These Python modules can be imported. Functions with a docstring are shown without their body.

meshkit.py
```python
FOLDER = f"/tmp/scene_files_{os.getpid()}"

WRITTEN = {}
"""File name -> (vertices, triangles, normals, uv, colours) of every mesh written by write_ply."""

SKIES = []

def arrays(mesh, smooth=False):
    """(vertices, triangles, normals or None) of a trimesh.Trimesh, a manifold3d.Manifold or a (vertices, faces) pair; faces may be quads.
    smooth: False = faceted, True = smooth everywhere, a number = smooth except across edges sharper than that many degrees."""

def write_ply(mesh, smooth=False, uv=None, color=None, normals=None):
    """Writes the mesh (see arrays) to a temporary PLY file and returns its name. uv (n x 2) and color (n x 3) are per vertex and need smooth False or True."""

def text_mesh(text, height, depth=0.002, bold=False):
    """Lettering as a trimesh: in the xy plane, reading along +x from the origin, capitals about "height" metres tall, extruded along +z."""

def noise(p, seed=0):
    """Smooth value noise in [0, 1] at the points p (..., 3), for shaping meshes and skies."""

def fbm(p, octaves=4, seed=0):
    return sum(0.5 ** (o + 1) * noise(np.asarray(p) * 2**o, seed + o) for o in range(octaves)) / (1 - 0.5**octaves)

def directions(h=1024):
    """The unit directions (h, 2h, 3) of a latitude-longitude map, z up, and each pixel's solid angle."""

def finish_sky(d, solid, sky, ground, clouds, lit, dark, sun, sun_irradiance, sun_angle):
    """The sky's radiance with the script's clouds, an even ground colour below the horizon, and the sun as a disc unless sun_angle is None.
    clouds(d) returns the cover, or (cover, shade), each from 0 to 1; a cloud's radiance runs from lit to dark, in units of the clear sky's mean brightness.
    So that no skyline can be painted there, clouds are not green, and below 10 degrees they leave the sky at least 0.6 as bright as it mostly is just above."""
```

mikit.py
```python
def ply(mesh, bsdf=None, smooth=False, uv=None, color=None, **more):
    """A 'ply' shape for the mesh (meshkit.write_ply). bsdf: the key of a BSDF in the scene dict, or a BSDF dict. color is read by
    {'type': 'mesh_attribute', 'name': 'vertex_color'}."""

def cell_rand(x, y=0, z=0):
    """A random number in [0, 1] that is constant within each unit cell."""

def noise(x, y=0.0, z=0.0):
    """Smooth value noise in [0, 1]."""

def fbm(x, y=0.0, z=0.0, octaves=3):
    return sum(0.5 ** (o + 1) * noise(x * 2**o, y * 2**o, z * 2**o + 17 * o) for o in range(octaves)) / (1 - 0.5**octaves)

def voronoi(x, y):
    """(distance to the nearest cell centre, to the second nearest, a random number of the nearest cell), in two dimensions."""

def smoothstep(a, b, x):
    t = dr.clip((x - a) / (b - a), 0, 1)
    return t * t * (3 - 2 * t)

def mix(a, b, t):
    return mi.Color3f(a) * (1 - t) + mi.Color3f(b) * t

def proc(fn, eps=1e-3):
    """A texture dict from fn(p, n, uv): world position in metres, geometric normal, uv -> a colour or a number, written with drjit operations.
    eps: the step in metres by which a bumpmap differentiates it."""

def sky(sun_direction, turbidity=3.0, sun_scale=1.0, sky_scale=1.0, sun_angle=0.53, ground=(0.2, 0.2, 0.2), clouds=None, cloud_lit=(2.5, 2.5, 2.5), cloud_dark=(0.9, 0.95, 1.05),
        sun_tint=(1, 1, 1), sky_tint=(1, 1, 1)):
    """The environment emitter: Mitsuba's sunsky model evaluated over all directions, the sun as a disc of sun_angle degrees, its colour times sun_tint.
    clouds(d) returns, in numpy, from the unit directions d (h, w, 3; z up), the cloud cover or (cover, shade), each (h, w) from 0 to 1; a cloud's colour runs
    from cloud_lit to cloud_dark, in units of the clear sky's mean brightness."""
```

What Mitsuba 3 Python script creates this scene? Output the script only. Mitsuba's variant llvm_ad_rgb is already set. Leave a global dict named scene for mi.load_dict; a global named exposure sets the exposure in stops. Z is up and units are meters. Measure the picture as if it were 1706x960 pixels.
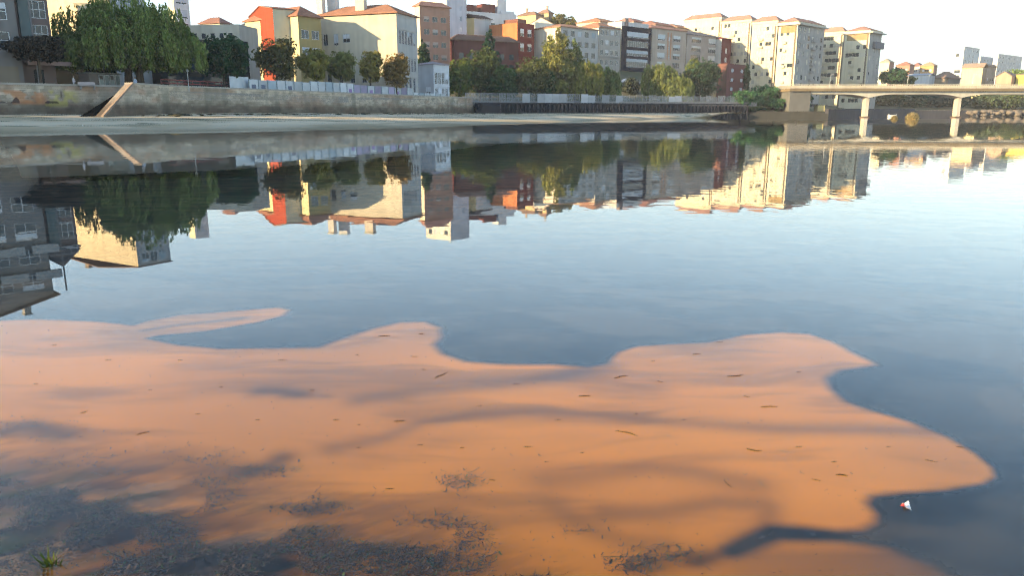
import math, random, numpy as np, trimesh, mitsuba as mi, drjit as dr, mikit, meshkit
import shapely
from shapely.geometry import Polygon, LineString, Point
import manifold3d as m3

T = mi.ScalarTransform4f
rng = np.random.default_rng(11)
random.seed(11)

# ------------------------------------------------------------------ camera, sky, exposure
PITCH, FPX, EYE = math.radians(12.9), 1280.0, 1.6
scene = {'camera': {'type': 'perspective', 'fov': math.degrees(2 * math.atan(853 / FPX)), 'fov_axis': 'x',
                    'near_clip': 0.05, 'far_clip': 9000.0,
                    'to_world': T().look_at(origin=[0, 0, EYE], target=[0, 10, EYE - 10 * math.tan(PITCH)], up=[0, 0, 1])}}
labels = {}
SUN = (-0.90, -0.43, 0.235)
scene['sky_light'] = mikit.sky(SUN, turbidity=2.3, sun_tint=(0.90, 0.98, 1.16), sky_tint=(0.87, 0.985, 1.10))
exposure = 3.8

# ------------------------------------------------------------------ helpers
CP, SP = math.cos(PITCH), math.sin(PITCH)
def at(px, py, Y):
    """the point at depth Y (metres ahead) seen at this place of the photograph"""
    u, v = (px - 853) / FPX, (480 - py) / FPX
    t = Y / (CP + v * SP)
    return np.array([u * t, Y, EYE + t * (v * CP - SP)])
def on_water(px, py, z=0.0):
    u, v = (px - 853) / FPX, (480 - py) / FPX
    t = (z - EYE) / (v * CP - SP)
    return np.array([u * t, t * (CP + v * SP), z])
def pack(c):
    c = np.clip(np.asarray(c, float), 0, 0.999)
    return np.stack([np.floor(c[..., 0] * 255) + c[..., 1] * 0.99, c[..., 2]], -1)
def numbered(name):
    if name not in used:
        used[name] = 0
        return name
    used[name] += 1
    return f"{name}_{used[name]:03d}"
used = {}
def thing(name, label, cat, group=None):
    k = numbered(name)
    labels[k] = {'label': label, 'category': cat}
    if group: labels[k]['group'] = group
    return k
def struct(name): labels[name] = {'kind': 'structure'}
def cat_mesh(ms):
    vs, fs, n = [], [], 0
    for m in ms:
        v, f = (m.vertices, m.faces) if hasattr(m, 'faces') else m
        f = np.asarray(f)
        if f.shape[1] == 4: f = np.vstack([f[:, [0, 1, 2]], f[:, [0, 2, 3]]])
        vs.append(np.asarray(v, float)); fs.append(f + n); n += len(v)
    return np.vstack(vs), np.vstack(fs)
def put(key, mesh, bsdf='plaster', color=None, smooth=False, uv=None, M=None):
    """one entry of the scene; color goes into the uv that the materials read"""
    if isinstance(mesh, list): mesh = cat_mesh(mesh)
    v, f = (mesh.vertices, mesh.faces) if hasattr(mesh, 'faces') else mesh
    v = np.asarray(v, float)
    if M is not None: v = v @ M[:3, :3].T + M[:3, 3]
    if color is not None: uv = np.tile(pack(color), (len(v), 1))
    scene[key] = mikit.ply((v, np.asarray(f)), bsdf, smooth, uv=uv)
    return key
BV = np.array([[0,0,0],[1,0,0],[1,1,0],[0,1,0],[0,0,1],[1,0,1],[1,1,1],[0,1,1]], float)
BF = np.array([[0,3,2],[0,2,1],[4,5,6],[4,6,7],[0,1,5],[0,5,4],[1,2,6],[1,6,5],[2,3,7],[2,7,6],[3,0,4],[3,4,7]])
def box(x0, x1, y0, y1, z0, z1): return BV * [x1 - x0, y1 - y0, z1 - z0] + [x0, y0, z0], BF
def tube(pts, rad, n=7):
    pts, rad = np.asarray(pts, float), np.asarray(rad, float)
    d = np.gradient(pts, axis=0); d /= np.linalg.norm(d, axis=1, keepdims=True) + 1e-9
    a = np.cross(d, [0.31, 0.2, 0.93]); bad = np.linalg.norm(a, axis=1) < .1
    a[bad] = np.cross(d[bad], [1, 0, 0]); a /= np.linalg.norm(a, axis=1, keepdims=True)
    b = np.cross(d, a); t = np.arange(n) * 2 * np.pi / n
    v = (pts[:, None] + rad[:, None, None] * (np.cos(t)[None, :, None] * a[:, None] + np.sin(t)[None, :, None] * b[:, None])).reshape(-1, 3)
    f = []
    for i in range(len(pts) - 1):
        for j in range(n):
            q = i * n + j, i * n + (j + 1) % n, (i + 1) * n + (j + 1) % n, (i + 1) * n + j
            f += [[q[0], q[1], q[2]], [q[0], q[2], q[3]]]
    k = len(v); v = np.vstack([v, pts[:1], pts[-1:]])
    for j in range(n):
        f += [[k, (j + 1) % n, j], [k + 1, k - n + j, k - n + (j + 1) % n]]
    return v, np.array(f)
def extrude(poly, h):
    m = trimesh.creation.extrude_polygon(poly, h, engine='earcut')
    return np.array(m.vertices), np.array(m.faces)
def grid_faces(nr, nc):
    i = np.arange(nr - 1)[:, None] * nc + np.arange(nc - 1)[None]
    i = i.ravel()
    return np.vstack([np.stack([i, i + 1, i + nc + 1], 1), np.stack([i, i + nc + 1, i + nc], 1)])

# ------------------------------------------------------------------ materials
N, FB, SS, mix = mikit.noise, mikit.fbm, mikit.smoothstep, mikit.mix
def unpack(uv):
    r = dr.floor(uv.x)
    return mi.Color3f(r / 255.0, (uv.x - r) / 0.99, uv.y)
def plaster_fn(p, n, uv):
    w = 0.80 + 0.30 * FB(p.x * .35, p.y * .35, p.z * .3) 
    streak = 0.9 + 0.18 * N(p.x * 1.7, p.y * 1.7, p.z * .12)
    return unpack(uv) * w * streak
def paint_fn(p, n, uv): return unpack(uv) * (0.9 + 0.2 * N(p.x * 1.3, p.y * 1.3, p.z * 1.3))
def tile_fn(p, n, uv):
    rows = 0.72 + 0.34 * N(p.x * 2.2, p.y * 2.2, p.z * 9)
    c = unpack(uv); c = mix(c, mi.Color3f(mi.luminance(c) * 1.05), .28)
    return c * rows * (0.75 + 0.5 * FB(p.x * .3, p.y * .3, p.z * .3))
def leaf_fn(p, n, uv): return unpack(uv) * (0.65 + 0.7 * N(p.x * .9, p.y * .9, p.z * .9))
def bark_fn(p, n, uv): return mi.Color3f(.10, .08, .06) * (0.5 + FB(p.x * 5, p.y * 5, p.z * 1.2))
def stone_fn(p, n, uv):
    s = p.x * .7 + p.y * .72
    course = dr.floor(p.z / .42)
    stone = mikit.cell_rand(dr.floor(s / 1.0 + .5 * course), course)
    base = mix((.40, .335, .25), (.62, .53, .41), stone)
    base = mix(base, (.40, .27, .19), .75 * SS(.48, .68, FB(s * .22, p.z * .6, 3)))
    base = base * (.62 + .76 * FB(s * 1.1, p.z * 1.3, 21, octaves=4))
    base = mix(base, (.22, .21, .16), .7 * SS(.5, .8, FB(s * .5, p.z * .12, 9)))
    jz = dr.abs(p.z / .42 - course - .5)
    base = base * (1 - .35 * SS(.44, .5, jz))
    damp = SS(3.3 + 1.2 * FB(s * .16, p.z * .3, 2), 1.5 + 1.0 * FB(s * .35, 0, 8), p.z)          # tide-mark: weed and wet stone at the foot
    base = mix(base, mix((.035, .028, .026), (.11, .085, .06), FB(s * .5, p.z * .9, 31)), .74 * damp)
    # sprayed graffiti on the left stretch
    g = SS(.45, .62, FB(s * .75, p.z * .9, 41)) * SS(2.4, 2.9, p.z) * SS(4.6, 4.2, p.z)
    gx = p.x
    o = SS(-66.4, -65.6, gx) * SS(-62.0, -62.8, gx)
    y = SS(-63.2, -62.4, gx) * SS(-59.2, -60.4, gx)
    base = mix(base, (.55, .22, .08), .6 * g * o)
    base = mix(base, (.55, .49, .10), .5 * SS(.42, .55, FB(s * .9, p.z * .8, 77)) * SS(2.0, 2.9, p.z) * SS(4.7, 4.2, p.z) * y)
    base = mix(base, (.03, .03, .04), .8 * SS(.66, .7, N(s * 1.1, p.z * .8, 5)) * SS(2.6, 2.9, p.z) * SS(4.6, 4.2, p.z) * SS(-58, -60, gx))
    return base
def sand_fn(p, n, uv):
    f = FB(p.x * .12, p.y * .12, 1, octaves=4)
    c = mix((.50, .40, .26), (.68, .555, .385), SS(.35, .65, f))
    c = mix(c, (.10, .105, .07), .75 * SS(.60, .72, FB(p.x * .22, p.y * .5, 7)) * SS(.2, .5, p.z))
    wet = SS(.42, .02, p.z + .12 * (N(p.x * .2, p.y * .2, 4) - .5))
    return mix(c, (.20, .165, .105), .6 * wet)
def bed_fn(p, n, uv):
    f = FB(p.x * .9, p.y * 1.3, 2, octaves=4)
    c = mix((.036, .044, .044), (.085, .075, .060), SS(.38, .68, f))
    a, b = p.x * .8 + p.y * .6, p.y * .8 - p.x * .6               # the weed lies along the slow current
    silt = SS(.9, -.4, p.x * .55 + p.y - 3.1 + 1.2 * (f - .5))
    c = mix(c, mix((.15, .095, .058), (.40, .24, .12), SS(.35, .7, FB(a * 1.5, b * 3.4, 5, octaves=4))), silt)
    w = FB(a * 3.2, b * 9.0, 13, octaves=5) + .35 * (FB(a * .9, b * 2.0, 23) - .5)
    c = mix(c, (.020, .016, .014), .85 * silt * SS(.49, .60, w))
    return mix(c, (.05, .075, .022), .6 * silt * SS(.66, .72, N(a * 6, b * 13, 31)))
def ground_fn(p, n, uv): return mix((.09, .10, .05), (.22, .19, .14), FB(p.x * .1, p.y * .1, 0, octaves=4))
def hill_fn(p, n, uv): return mix((.035, .06, .03), (.10, .11, .06), FB(p.x * .02, p.y * .02, p.z * .03, octaves=4))
def plume_colour(p, n, uv):
    c = mix((.78, .275, .018), (.58, .21, .024), SS(.3, .7, FB(p.x * .7, p.y * 1.2, 3)))
    return mix(c, (.56, .185, .010), .8 * SS(3.3, 2.3, p.y + .5 * (FB(p.x * 1.2, p.y * 1.7, 14) - .5)))   # coarser, rustier silt nearer the bank
def plume_alpha(p, n, uv):
    wx, wy = p.x + .55 * (FB(p.x * .9, p.y * 1.4, 2) - .5), p.y + .5 * (FB(p.x * .8, p.y * 1.1, 6) - .5)
    fold = FB(wx * .75, wy * 3.4, 8, octaves=4)
    fine = FB(p.x * 4.4 + p.y * 3.2, p.y * 12.0 - p.x * 7.5, 9, octaves=5)
    a = uv.x * (1 - .34 * SS(.45, .72, fold)) - .08 * fold
    return dr.clip(a * (1 - uv.y * .75 * SS(.36, .66, fine)), 0, 1)
def far_ripple(p, n, uv):
    gust = SS(.45, .8, N(p.x * .02, p.y * .012, 4))
    ring = SS(14, 4, dr.sqrt(dr.square(p.x - 9.3) + dr.square((p.y - 28) * .6)))
    return (.0007 + .0005 * gust) * N(p.x * 1.1, p.y * 1.6, 1) + (.0002 + .0008 * ring) * N(p.x * 4.2, p.y * 5.5, 2) + .0012 * N(p.x * .35, p.y * .3, 6)

def diffuse(fn): return {'type': 'twosided', 'b': {'type': 'diffuse', 'reflectance': mikit.proc(fn)}}
def rgb(*c): return {'type': 'rgb', 'value': list(c)}
scene['plaster'] = diffuse(plaster_fn)
scene['tile'] = diffuse(tile_fn)
scene['stone'] = diffuse(stone_fn)
scene['sand'] = diffuse(sand_fn)
scene['bed'] = diffuse(bed_fn)
scene['earth'] = diffuse(ground_fn)
scene['hill'] = diffuse(hill_fn)
scene['bark'] = diffuse(bark_fn)
scene['paint'] = {'type': 'twosided', 'b': {'type': 'principled', 'base_color': mikit.proc(paint_fn), 'roughness': .5, 'specular': .2}}
scene['leaf'] = {'type': 'principledthin', 'base_color': mikit.proc(leaf_fn), 'roughness': .6, 'diff_trans': .7, 'spec_trans': 0.0, 'eta': 1.3}
scene['pane_glass'] = {'type': 'twosided', 'b': {'type': 'principled', 'base_color': rgb(.035, .045, .055), 'roughness': .06, 'specular': .6}}
scene['dark_iron'] = {'type': 'twosided', 'b': {'type': 'principled', 'base_color': rgb(.035, .032, .034), 'roughness': .5, 'specular': .4}}
scene['water_near'] = {'type': 'thindielectric', 'int_ior': 1.2}
scene['water_far'] = {'type': 'bumpmap', 'arbitrary': mikit.proc(far_ripple, 0.03), 'scale': 1.0, 'bsdf': {'type': 'thindielectric', 'int_ior': 1.2}}
scene['silt'] = {'type': 'blendbsdf', 'weight': mikit.proc(plume_alpha), 'a': {'type': 'null'},
                 'b': {'type': 'twosided', 'm': {'type': 'diffuse', 'reflectance': mikit.proc(plume_colour)}}}

# ------------------------------------------------------------------ the setting: river, beach, land
QUAY = np.array([[-112, -90], [-104, 40], [-67, 101], [-51, 118], [-32, 163], [-10.6, 214.5], [75, 250], [96, 262], [125, 296], [165, 322], [240, 338], [420, 345], [900, 380]], float)
quay_line = LineString(QUAY)
land = Polygon(list(map(tuple, QUAY)) + [(900, 1500), (-900, 1500), (-900, -90)])
def behind(X, Y):
    p = shapely.points(np.asarray(X, float), np.asarray(Y, float))
    d = shapely.distance(p, quay_line)
    return np.where(shapely.contains(land, p), d, -d)
def lerp_table(x, xs, ys): return np.interp(x, xs, ys)
def height(X, Y):
    s = behind(X, Y); X = np.asarray(X, float)
    slope = lerp_table(X, [-80, -30, 0, 60, 90, 130], [.03, .12, .36, .30, .16, .12])
    cap = lerp_table(X, [-80, -30, 0, 25, 60, 95, 130, 400], [9, 17, 20, 17, 16, 12.5, 11, 14])
    base = lerp_table(X, [80, 96, 130], [4.55, 4.0, 2.6])
    z = np.minimum(base + np.maximum(s - 14, 0) * slope, cap) + np.clip((s - 120) * .06, 0, 14)
    z = z + .5 * (meshkit.fbm(np.stack([X * .05, np.asarray(Y) * .05, X * 0], -1)) - .5) * (s > 12)
    return np.where(s > 5.5, z, np.maximum(-4, base - (5.5 - s) * lerp_table(X, [80, 100], [6, .75])))
gx, gy = np.meshgrid(np.arange(-260, 760, 4.0), np.arange(20, 780, 4.0))
put('ground', (np.stack([gx.ravel(), gy.ravel(), height(gx.ravel(), gy.ravel())], 1), grid_faces(*gx.shape)), 'earth', smooth=True); struct('ground')
put('terrain', (np.array([[-3500, -3500, -6], [3500, -3500, -6], [3500, 3500, -6], [-3500, 3500, -6.0]]), np.array([[0, 1, 2, 3]])), 'earth'); struct('terrain')
# wooded hills beyond the town
hx, hy = np.meshgrid(np.linspace(-600, 3400, 160), np.linspace(1100, 2400, 36))
ridge = np.sin(np.clip((hy - 1100) / 1300, 0, 1) * np.pi) ** .8
prof = lerp_table(hx, [-600, 300, 700, 1000, 1300, 3400], [8, 20, 55, 78, 100, 130])
hz = -4 + ridge * prof * (0.7 + .6 * meshkit.fbm(np.stack([hx / 320, hy / 320, hx * 0], -1), 5))
put('hills', (np.stack([hx.ravel(), hy.ravel(), hz.ravel()], 1), grid_faces(*hx.shape)), 'hill', smooth=True); struct('hills')

# thin morning haze over the whole place
HAZE = 2.2e-4
scene['haze_air'] = {'type': 'homogeneous', 'albedo': .95, 'sigma_t': HAZE}
scene['haze'] = {'type': 'cube', 'to_world': T().translate([0, 0, 130]).scale([3600, 3600, 140]), 'bsdf': {'type': 'null'}, 'interior': {'type': 'ref', 'id': 'haze_air'}}
labels['haze'] = {'kind': 'stuff', 'label': 'thin pale haze over the river and the far town', 'category': 'haze'}
scene['camera']['medium'] = {'type': 'ref', 'id': 'haze_air'}

# promenade slab behind the quay
inner = quay_line.buffer(9, single_sided=False).intersection(land)
prom = inner.intersection(shapely.geometry.box(-240, -88, 78, 400))
v, f = extrude(prom if prom.geom_type == 'Polygon' else max(prom.geoms, key=lambda g: g.area), 1.2)
put('promenade', (v + [0, 0, 3.5], f), 'plaster', (.30, .28, .26)); struct('promenade')

# sand flat between the waterline and the quay
WL = [(-500, 226), (-200, 224), (0, 222), (150, 220.5), (350, 218), (600, 214), (800, 208), (1000, 200.5), (1150, 196.5), (1225, 194.6)]
FOOT = [(-108, 10), (-92, 62), (-67.5, 101), (-59, 110), (-49, 120), (-31.5, 163), (-10, 214), (30, 231), (60, 243), (74, 249)]
rows = []
for (px, py), fo in zip(WL, FOOT):
    w0 = on_water(px, py)[:2]; w1 = np.array(fo, float)
    o = (w0 - w1) / np.linalg.norm(w0 - w1)
    back = w1 - o * 2.5
    r = [(*(w0 + o * 26), -1.6), (*(w0 + o * 8), -.35), (*w0, 0.0)]
    for t in (.08, .2, .35, .5, .65, .8, .92, 1): r.append((*(w0 + (w1 - w0) * t), 1.35 * t ** .8))
    r.append((*back, 1.5))
    rows.append(r)
A = np.array(rows)                                         # 10 x 12 x 3
from scipy.interpolate import PchipInterpolator
A = PchipInterpolator(np.linspace(0, 1, len(A)), A, axis=0)(np.linspace(0, 1, 180))
A = PchipInterpolator(np.linspace(0, 1, A.shape[1]), A, axis=1)(np.linspace(0, 1, 90))
A[..., 2] += (meshkit.fbm(np.stack([A[..., 0] * .12, A[..., 1] * .25, A[..., 0] * 0], -1), 4) - .5) * .22
put('beach', (A.reshape(-1, 3), grid_faces(A.shape[0], A.shape[1])), 'sand', smooth=True); struct('beach')

# river bed close to the viewer; it rises out of the water behind the camera
bx, by = np.meshgrid(np.linspace(-45, 45, 300), np.concatenate([np.linspace(-6, 12, 260), np.linspace(12.3, 60, 90)]))
bz = -np.interp(by + .25 * np.maximum(bx, -6), [-6, .4, 2.2, 3.4, 5, 8, 14, 60], [-.9, -.12, .10, .2, .34, .55, 1.1, 2.6])
bz += (meshkit.fbm(np.stack([bx * 1.3, by * 1.3, bx * 0], -1), 4, 3) - .5) * .10
put('riverbed', (np.stack([bx.ravel(), by.ravel(), bz.ravel()], 1), grid_faces(*bx.shape)), 'bed', smooth=True); struct('riverbed')
put('river_floor', (np.array([[-400, -100, -2.7], [900, -100, -2.7], [900, 420, -2.7], [-400, 420, -2.7]]), np.array([[0, 1, 2, 3]])), 'bed'); struct('river_floor')

def quad(x0, x1, y0, y1, z=0.0): return np.array([[x0, y0, z], [x1, y0, z], [x1, y1, z], [x0, y1, z]], float), np.array([[0, 1, 2], [0, 2, 3]])
wm = cat_mesh([quad(-400, 900, 9, 420), quad(-400, -45, -100, 9), quad(45, 900, -100, 9)])
put('water', wm, 'water_far', uv=wm[0][:, :2]); struct('water')
put('shallow_water', quad(-45, 45, -6, 9), 'water_near'); struct('shallow_water')

# ------------------------------------------------------------------ the orange silt plume in the shallows
OUT = [(-420, 545), (-200, 540), (0, 533), (60, 531), (150, 535), (222, 541), (250, 532), (300, 522), (400, 514), (462, 509), (484, 513), (474, 524), (430, 535), (340, 549), (268, 556), (246, 561),
       (300, 572), (370, 579), (450, 578), (530, 576), (570, 561), (620, 545), (665, 535), (710, 534), (738, 544), (739, 558), (728, 571), (742, 586), (780, 598), (840, 602), (920, 603), (980, 608), (1010, 603),
       (1027, 586), (1060, 576), (1120, 572), (1180, 568), (1240, 556), (1300, 551), (1350, 554), (1390, 567), (1420, 585), (1450, 598), (1468, 608), (1440, 613), (1405, 617), (1386, 628), (1392, 647), (1412, 666),
       (1450, 680), (1520, 700), (1580, 724), (1630, 753), (1655, 774), (1659, 790), (1640, 803), (1580, 816), (1500, 823), (1458, 828), (1450, 838), (1466, 856), (1465, 872), (1440, 884), (1400, 886), (1340, 879),
       (1290, 877), (1262, 890), (1228, 907), (1190, 921), (1168, 927), (1184, 929), (1240, 911), (1300, 891), (1390, 893), (1480, 906), (1560, 934), (1640, 985), (1700, 1100), (800, 1400), (-700, 1400)]
PZ = -0.045
poly = Polygon([tuple(on_water(x, y, PZ)[:2]) for x, y in OUT]).buffer(.012).buffer(-.012)
FIL = [([(560, 742), (640, 726), (700, 702), (790, 686), (900, 680), (1000, 686), (1120, 700), (1300, 712), (1440, 714), (1560, 716)], .055, .62),
       ([(600, 665), (700, 648), (850, 634), (930, 624), (1005, 607)], .085, .55),
       ([(380, 560), (460, 580), (560, 576), (620, 566)], .05, .35),
       ([(920, 796), (1000, 787), (1080, 780), (1160, 787), (1250, 806)], .085, .45),
       ([(925, 845), (990, 882), (1040, 898), (1100, 902)], .05, .35),
       ([(1010, 850), (1100, 850), (1200, 836), (1280, 842), (1285, 875), (1240, 900)], .055, .38),
       ([(440, 652), (470, 652), (500, 656)], .07, .6), ([(480, 660), (540, 660)], .04, .4),
       ([(240, 548), (300, 538), (400, 528)], .04, .55), ([(1160, 928), (1075, 945)], .045, .6), ([(1292, 884), (1228, 909), (1165, 930)], .030, .65), ([(1292, 886), (1340, 890), (1450, 894)], .030, .6), ([(1500, 905), (1590, 945)], .06, .6),
       ([(-40, 728), (40, 708), (70, 712), (110, 722)], .06, .55), ([(0, 790), (110, 775), (230, 768), (350, 770)], .10, .45), ([(410, 783), (450, 772), (470, 760)], .04, .7)]
xs, ys = np.arange(-5.2, 4.6, .02), np.arange(.9, 7.2, .02)
X, Y = np.meshgrid(xs, ys)
P = shapely.points(X + .03 * (meshkit.noise(np.stack([X * 4, Y * 4, X * 0], -1)) - .5), Y)
sd = shapely.distance(P, poly.exterior) * np.where(shapely.contains(poly, P), 1, -1)
soft = .035 + .085 * meshkit.noise(np.stack([X * .9, Y * .9, X * 0 + 3], -1))
t = np.clip((sd + .02) / soft, 0, 1)
dens = t * t * (3 - 2 * t)
for pts, w, amt in FIL:
    d = shapely.distance(P, LineString([tuple(on_water(x, y, PZ)[:2]) for x, y in pts]))
    dens *= 1 - amt * (.55 + .9 * meshkit.noise(np.stack([X * 1.3, Y * 1.3, X * 0 + w * 90], -1))).clip(0, 1.2) * .9 * np.exp(-(d / (w * (.8 + 1.1 * meshkit.noise(np.stack([X * 1.7, Y * 1.7, X * 0 + w * 50], -1))))) ** 2 * .8)
lobe = np.clip((on_water(1400, 886, PZ)[1] - Y) / .15, 0, 1) * np.clip((X - .55) / .3, 0, 1)      # the thin lowest lobe
dens *= 1 - lobe * (.30 + .45 * np.clip((X - .7) / .9, 0, 1))
WEED = Polygon([tuple(on_water(x, y, PZ)[:2]) for x, y in [(-600, 690), (-200, 705), (0, 722), (120, 742), (260, 752), (370, 764), (400, 800), (480, 812), (560, 822), (650, 838), (740, 862), (800, 890), (850, 925), (1000, 960), (1180, 990), (1200, 1300), (-900, 1300)]])
ws = shapely.distance(P, WEED.exterior) * np.where(shapely.contains(WEED, P), 1, -1)
shore = np.clip((ws + .15) / .7, 0, 1)                             # it thins out over the weed bed
weedy = meshkit.fbm(np.stack([X * 2.0 + Y * 1.2, Y * 4.6 - X * 2.0, X * 0], -1), 5, 5)
dens *= 1 - shore * np.clip(.84 + (weedy - .46) * 2.0, .45, .97)
keep = dens > .004
fa = grid_faces(*X.shape)
fa = fa[keep.ravel()[fa].any(1)]
us = np.unique(fa); remap = np.zeros(X.size, int); remap[us] = np.arange(len(us))
PZv = PZ - .02 * meshkit.noise(np.stack([X * 1.2, Y * 1.2, X * 0], -1))
pv = np.stack([X, Y, PZv], -1).reshape(-1, 3)[us]
put('silt_plume', (pv, remap[fa]), 'silt', uv=np.stack([dens.ravel()[us], shore.ravel()[us]], 1))
labels['silt_plume'] = {'kind': 'stuff', 'label': 'orange silt plume spreading through the shallow water', 'category': 'silt'}

# ------------------------------------------------------------------ builders: buildings
WHITE, CREAM = (.74, .73, .70), (.70, .62, .46)
def frame_of(xl, xc, Y, yaw, pyref, xr=None, L=None, R=None):
    """front-left corner frame: ex along the face that looks to the lower left, ey into the depth"""
    a = math.radians(yaw); v = (480 - pyref) / FPX; q = CP + v * SP
    ue = lambda px: (px - 853) / FPX / q
    C = np.array([ue(xc) * Y, Y])
    ex, ey = np.array([math.cos(a), -math.sin(a)]), np.array([math.sin(a), math.cos(a)])
    if L is None: L = (C[0] - ue(xl) * Y) / (math.cos(a) + ue(xl) * math.sin(a))
    if R is None: R = (ue(xr) * Y - C[0]) / (math.sin(a) - ue(xr) * math.cos(a))
    O = C - L * ex
    M = np.eye(4); M[:2, 0], M[:2, 1], M[:2, 3] = ex, ey, O
    return M, L, R
def face(L, z0, H, wins, rev=.18):
    """a wall in the xz plane (y=0 outside, y>0 inside) with openings; wins: (x0,x1,z0,z1)"""
    xs = sorted({0, L, *[w[0] for w in wins], *[w[1] for w in wins]}); zs = sorted({z0, H, *[w[2] for w in wins], *[w[3] for w in wins]})
    vs, fs = [], []
    def q(a, b, c, d):
        n = len(vs); vs.extend([a, b, c, d]); fs.extend([[n, n + 1, n + 2], [n, n + 2, n + 3]])
    W = np.array(wins).reshape(-1, 4)
    for j in range(len(zs) - 1):
        zc = (zs[j] + zs[j + 1]) / 2
        Wz = W[(W[:, 2] < zc) & (W[:, 3] > zc)]
        run = None
        for i in range(len(xs) - 1):
            xc = (xs[i] + xs[i + 1]) / 2
            hole = ((Wz[:, 0] < xc) & (Wz[:, 1] > xc)).any()
            if not hole and run is None: run = xs[i]
            if run is not None and (hole or i == len(xs) - 2):
                e = xs[i] if hole else xs[i + 1]
                q((run, 0, zs[j]), (e, 0, zs[j]), (e, 0, zs[j + 1]), (run, 0, zs[j + 1])); run = None
    for x0, x1, a, b in wins:
        q((x0, 0, a), (x0, rev, a), (x0, rev, b), (x0, 0, b)); q((x1, rev, a), (x1, 0, a), (x1, 0, b), (x1, rev, b))
        q((x0, 0, a), (x1, 0, a), (x1, rev, a), (x0, rev, a)); q((x0, rev, b), (x1, rev, b), (x1, 0, b), (x0, 0, b))
    return np.array(vs, float), np.array(fs)
ROT_R = lambda L: np.array([[0, -1, 0, L], [1, 0, 0, 0], [0, 0, 1, 0], [0, 0, 0, 1.0]])   # front-face plane -> right-face plane
def rows_cols(L, first, dz, rows, cols, w, h, margin=1.0, skip=(), offs=0.0):
    """windows in a grid: (x0,x1,z0,z1,row,col)"""
    out = []
    for r in range(rows):
        for c in range(cols):
            if (r, c) in skip: continue
            x = margin + (L - 2 * margin) * (c + .5) / cols + offs
            out.append((x - w / 2, x + w / 2, first + r * dz, first + r * dz + h, r, c))
    return [o for o in out if o[0] > .12 and o[1] < L - .12]
FRAME_CACHE = {}
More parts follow.
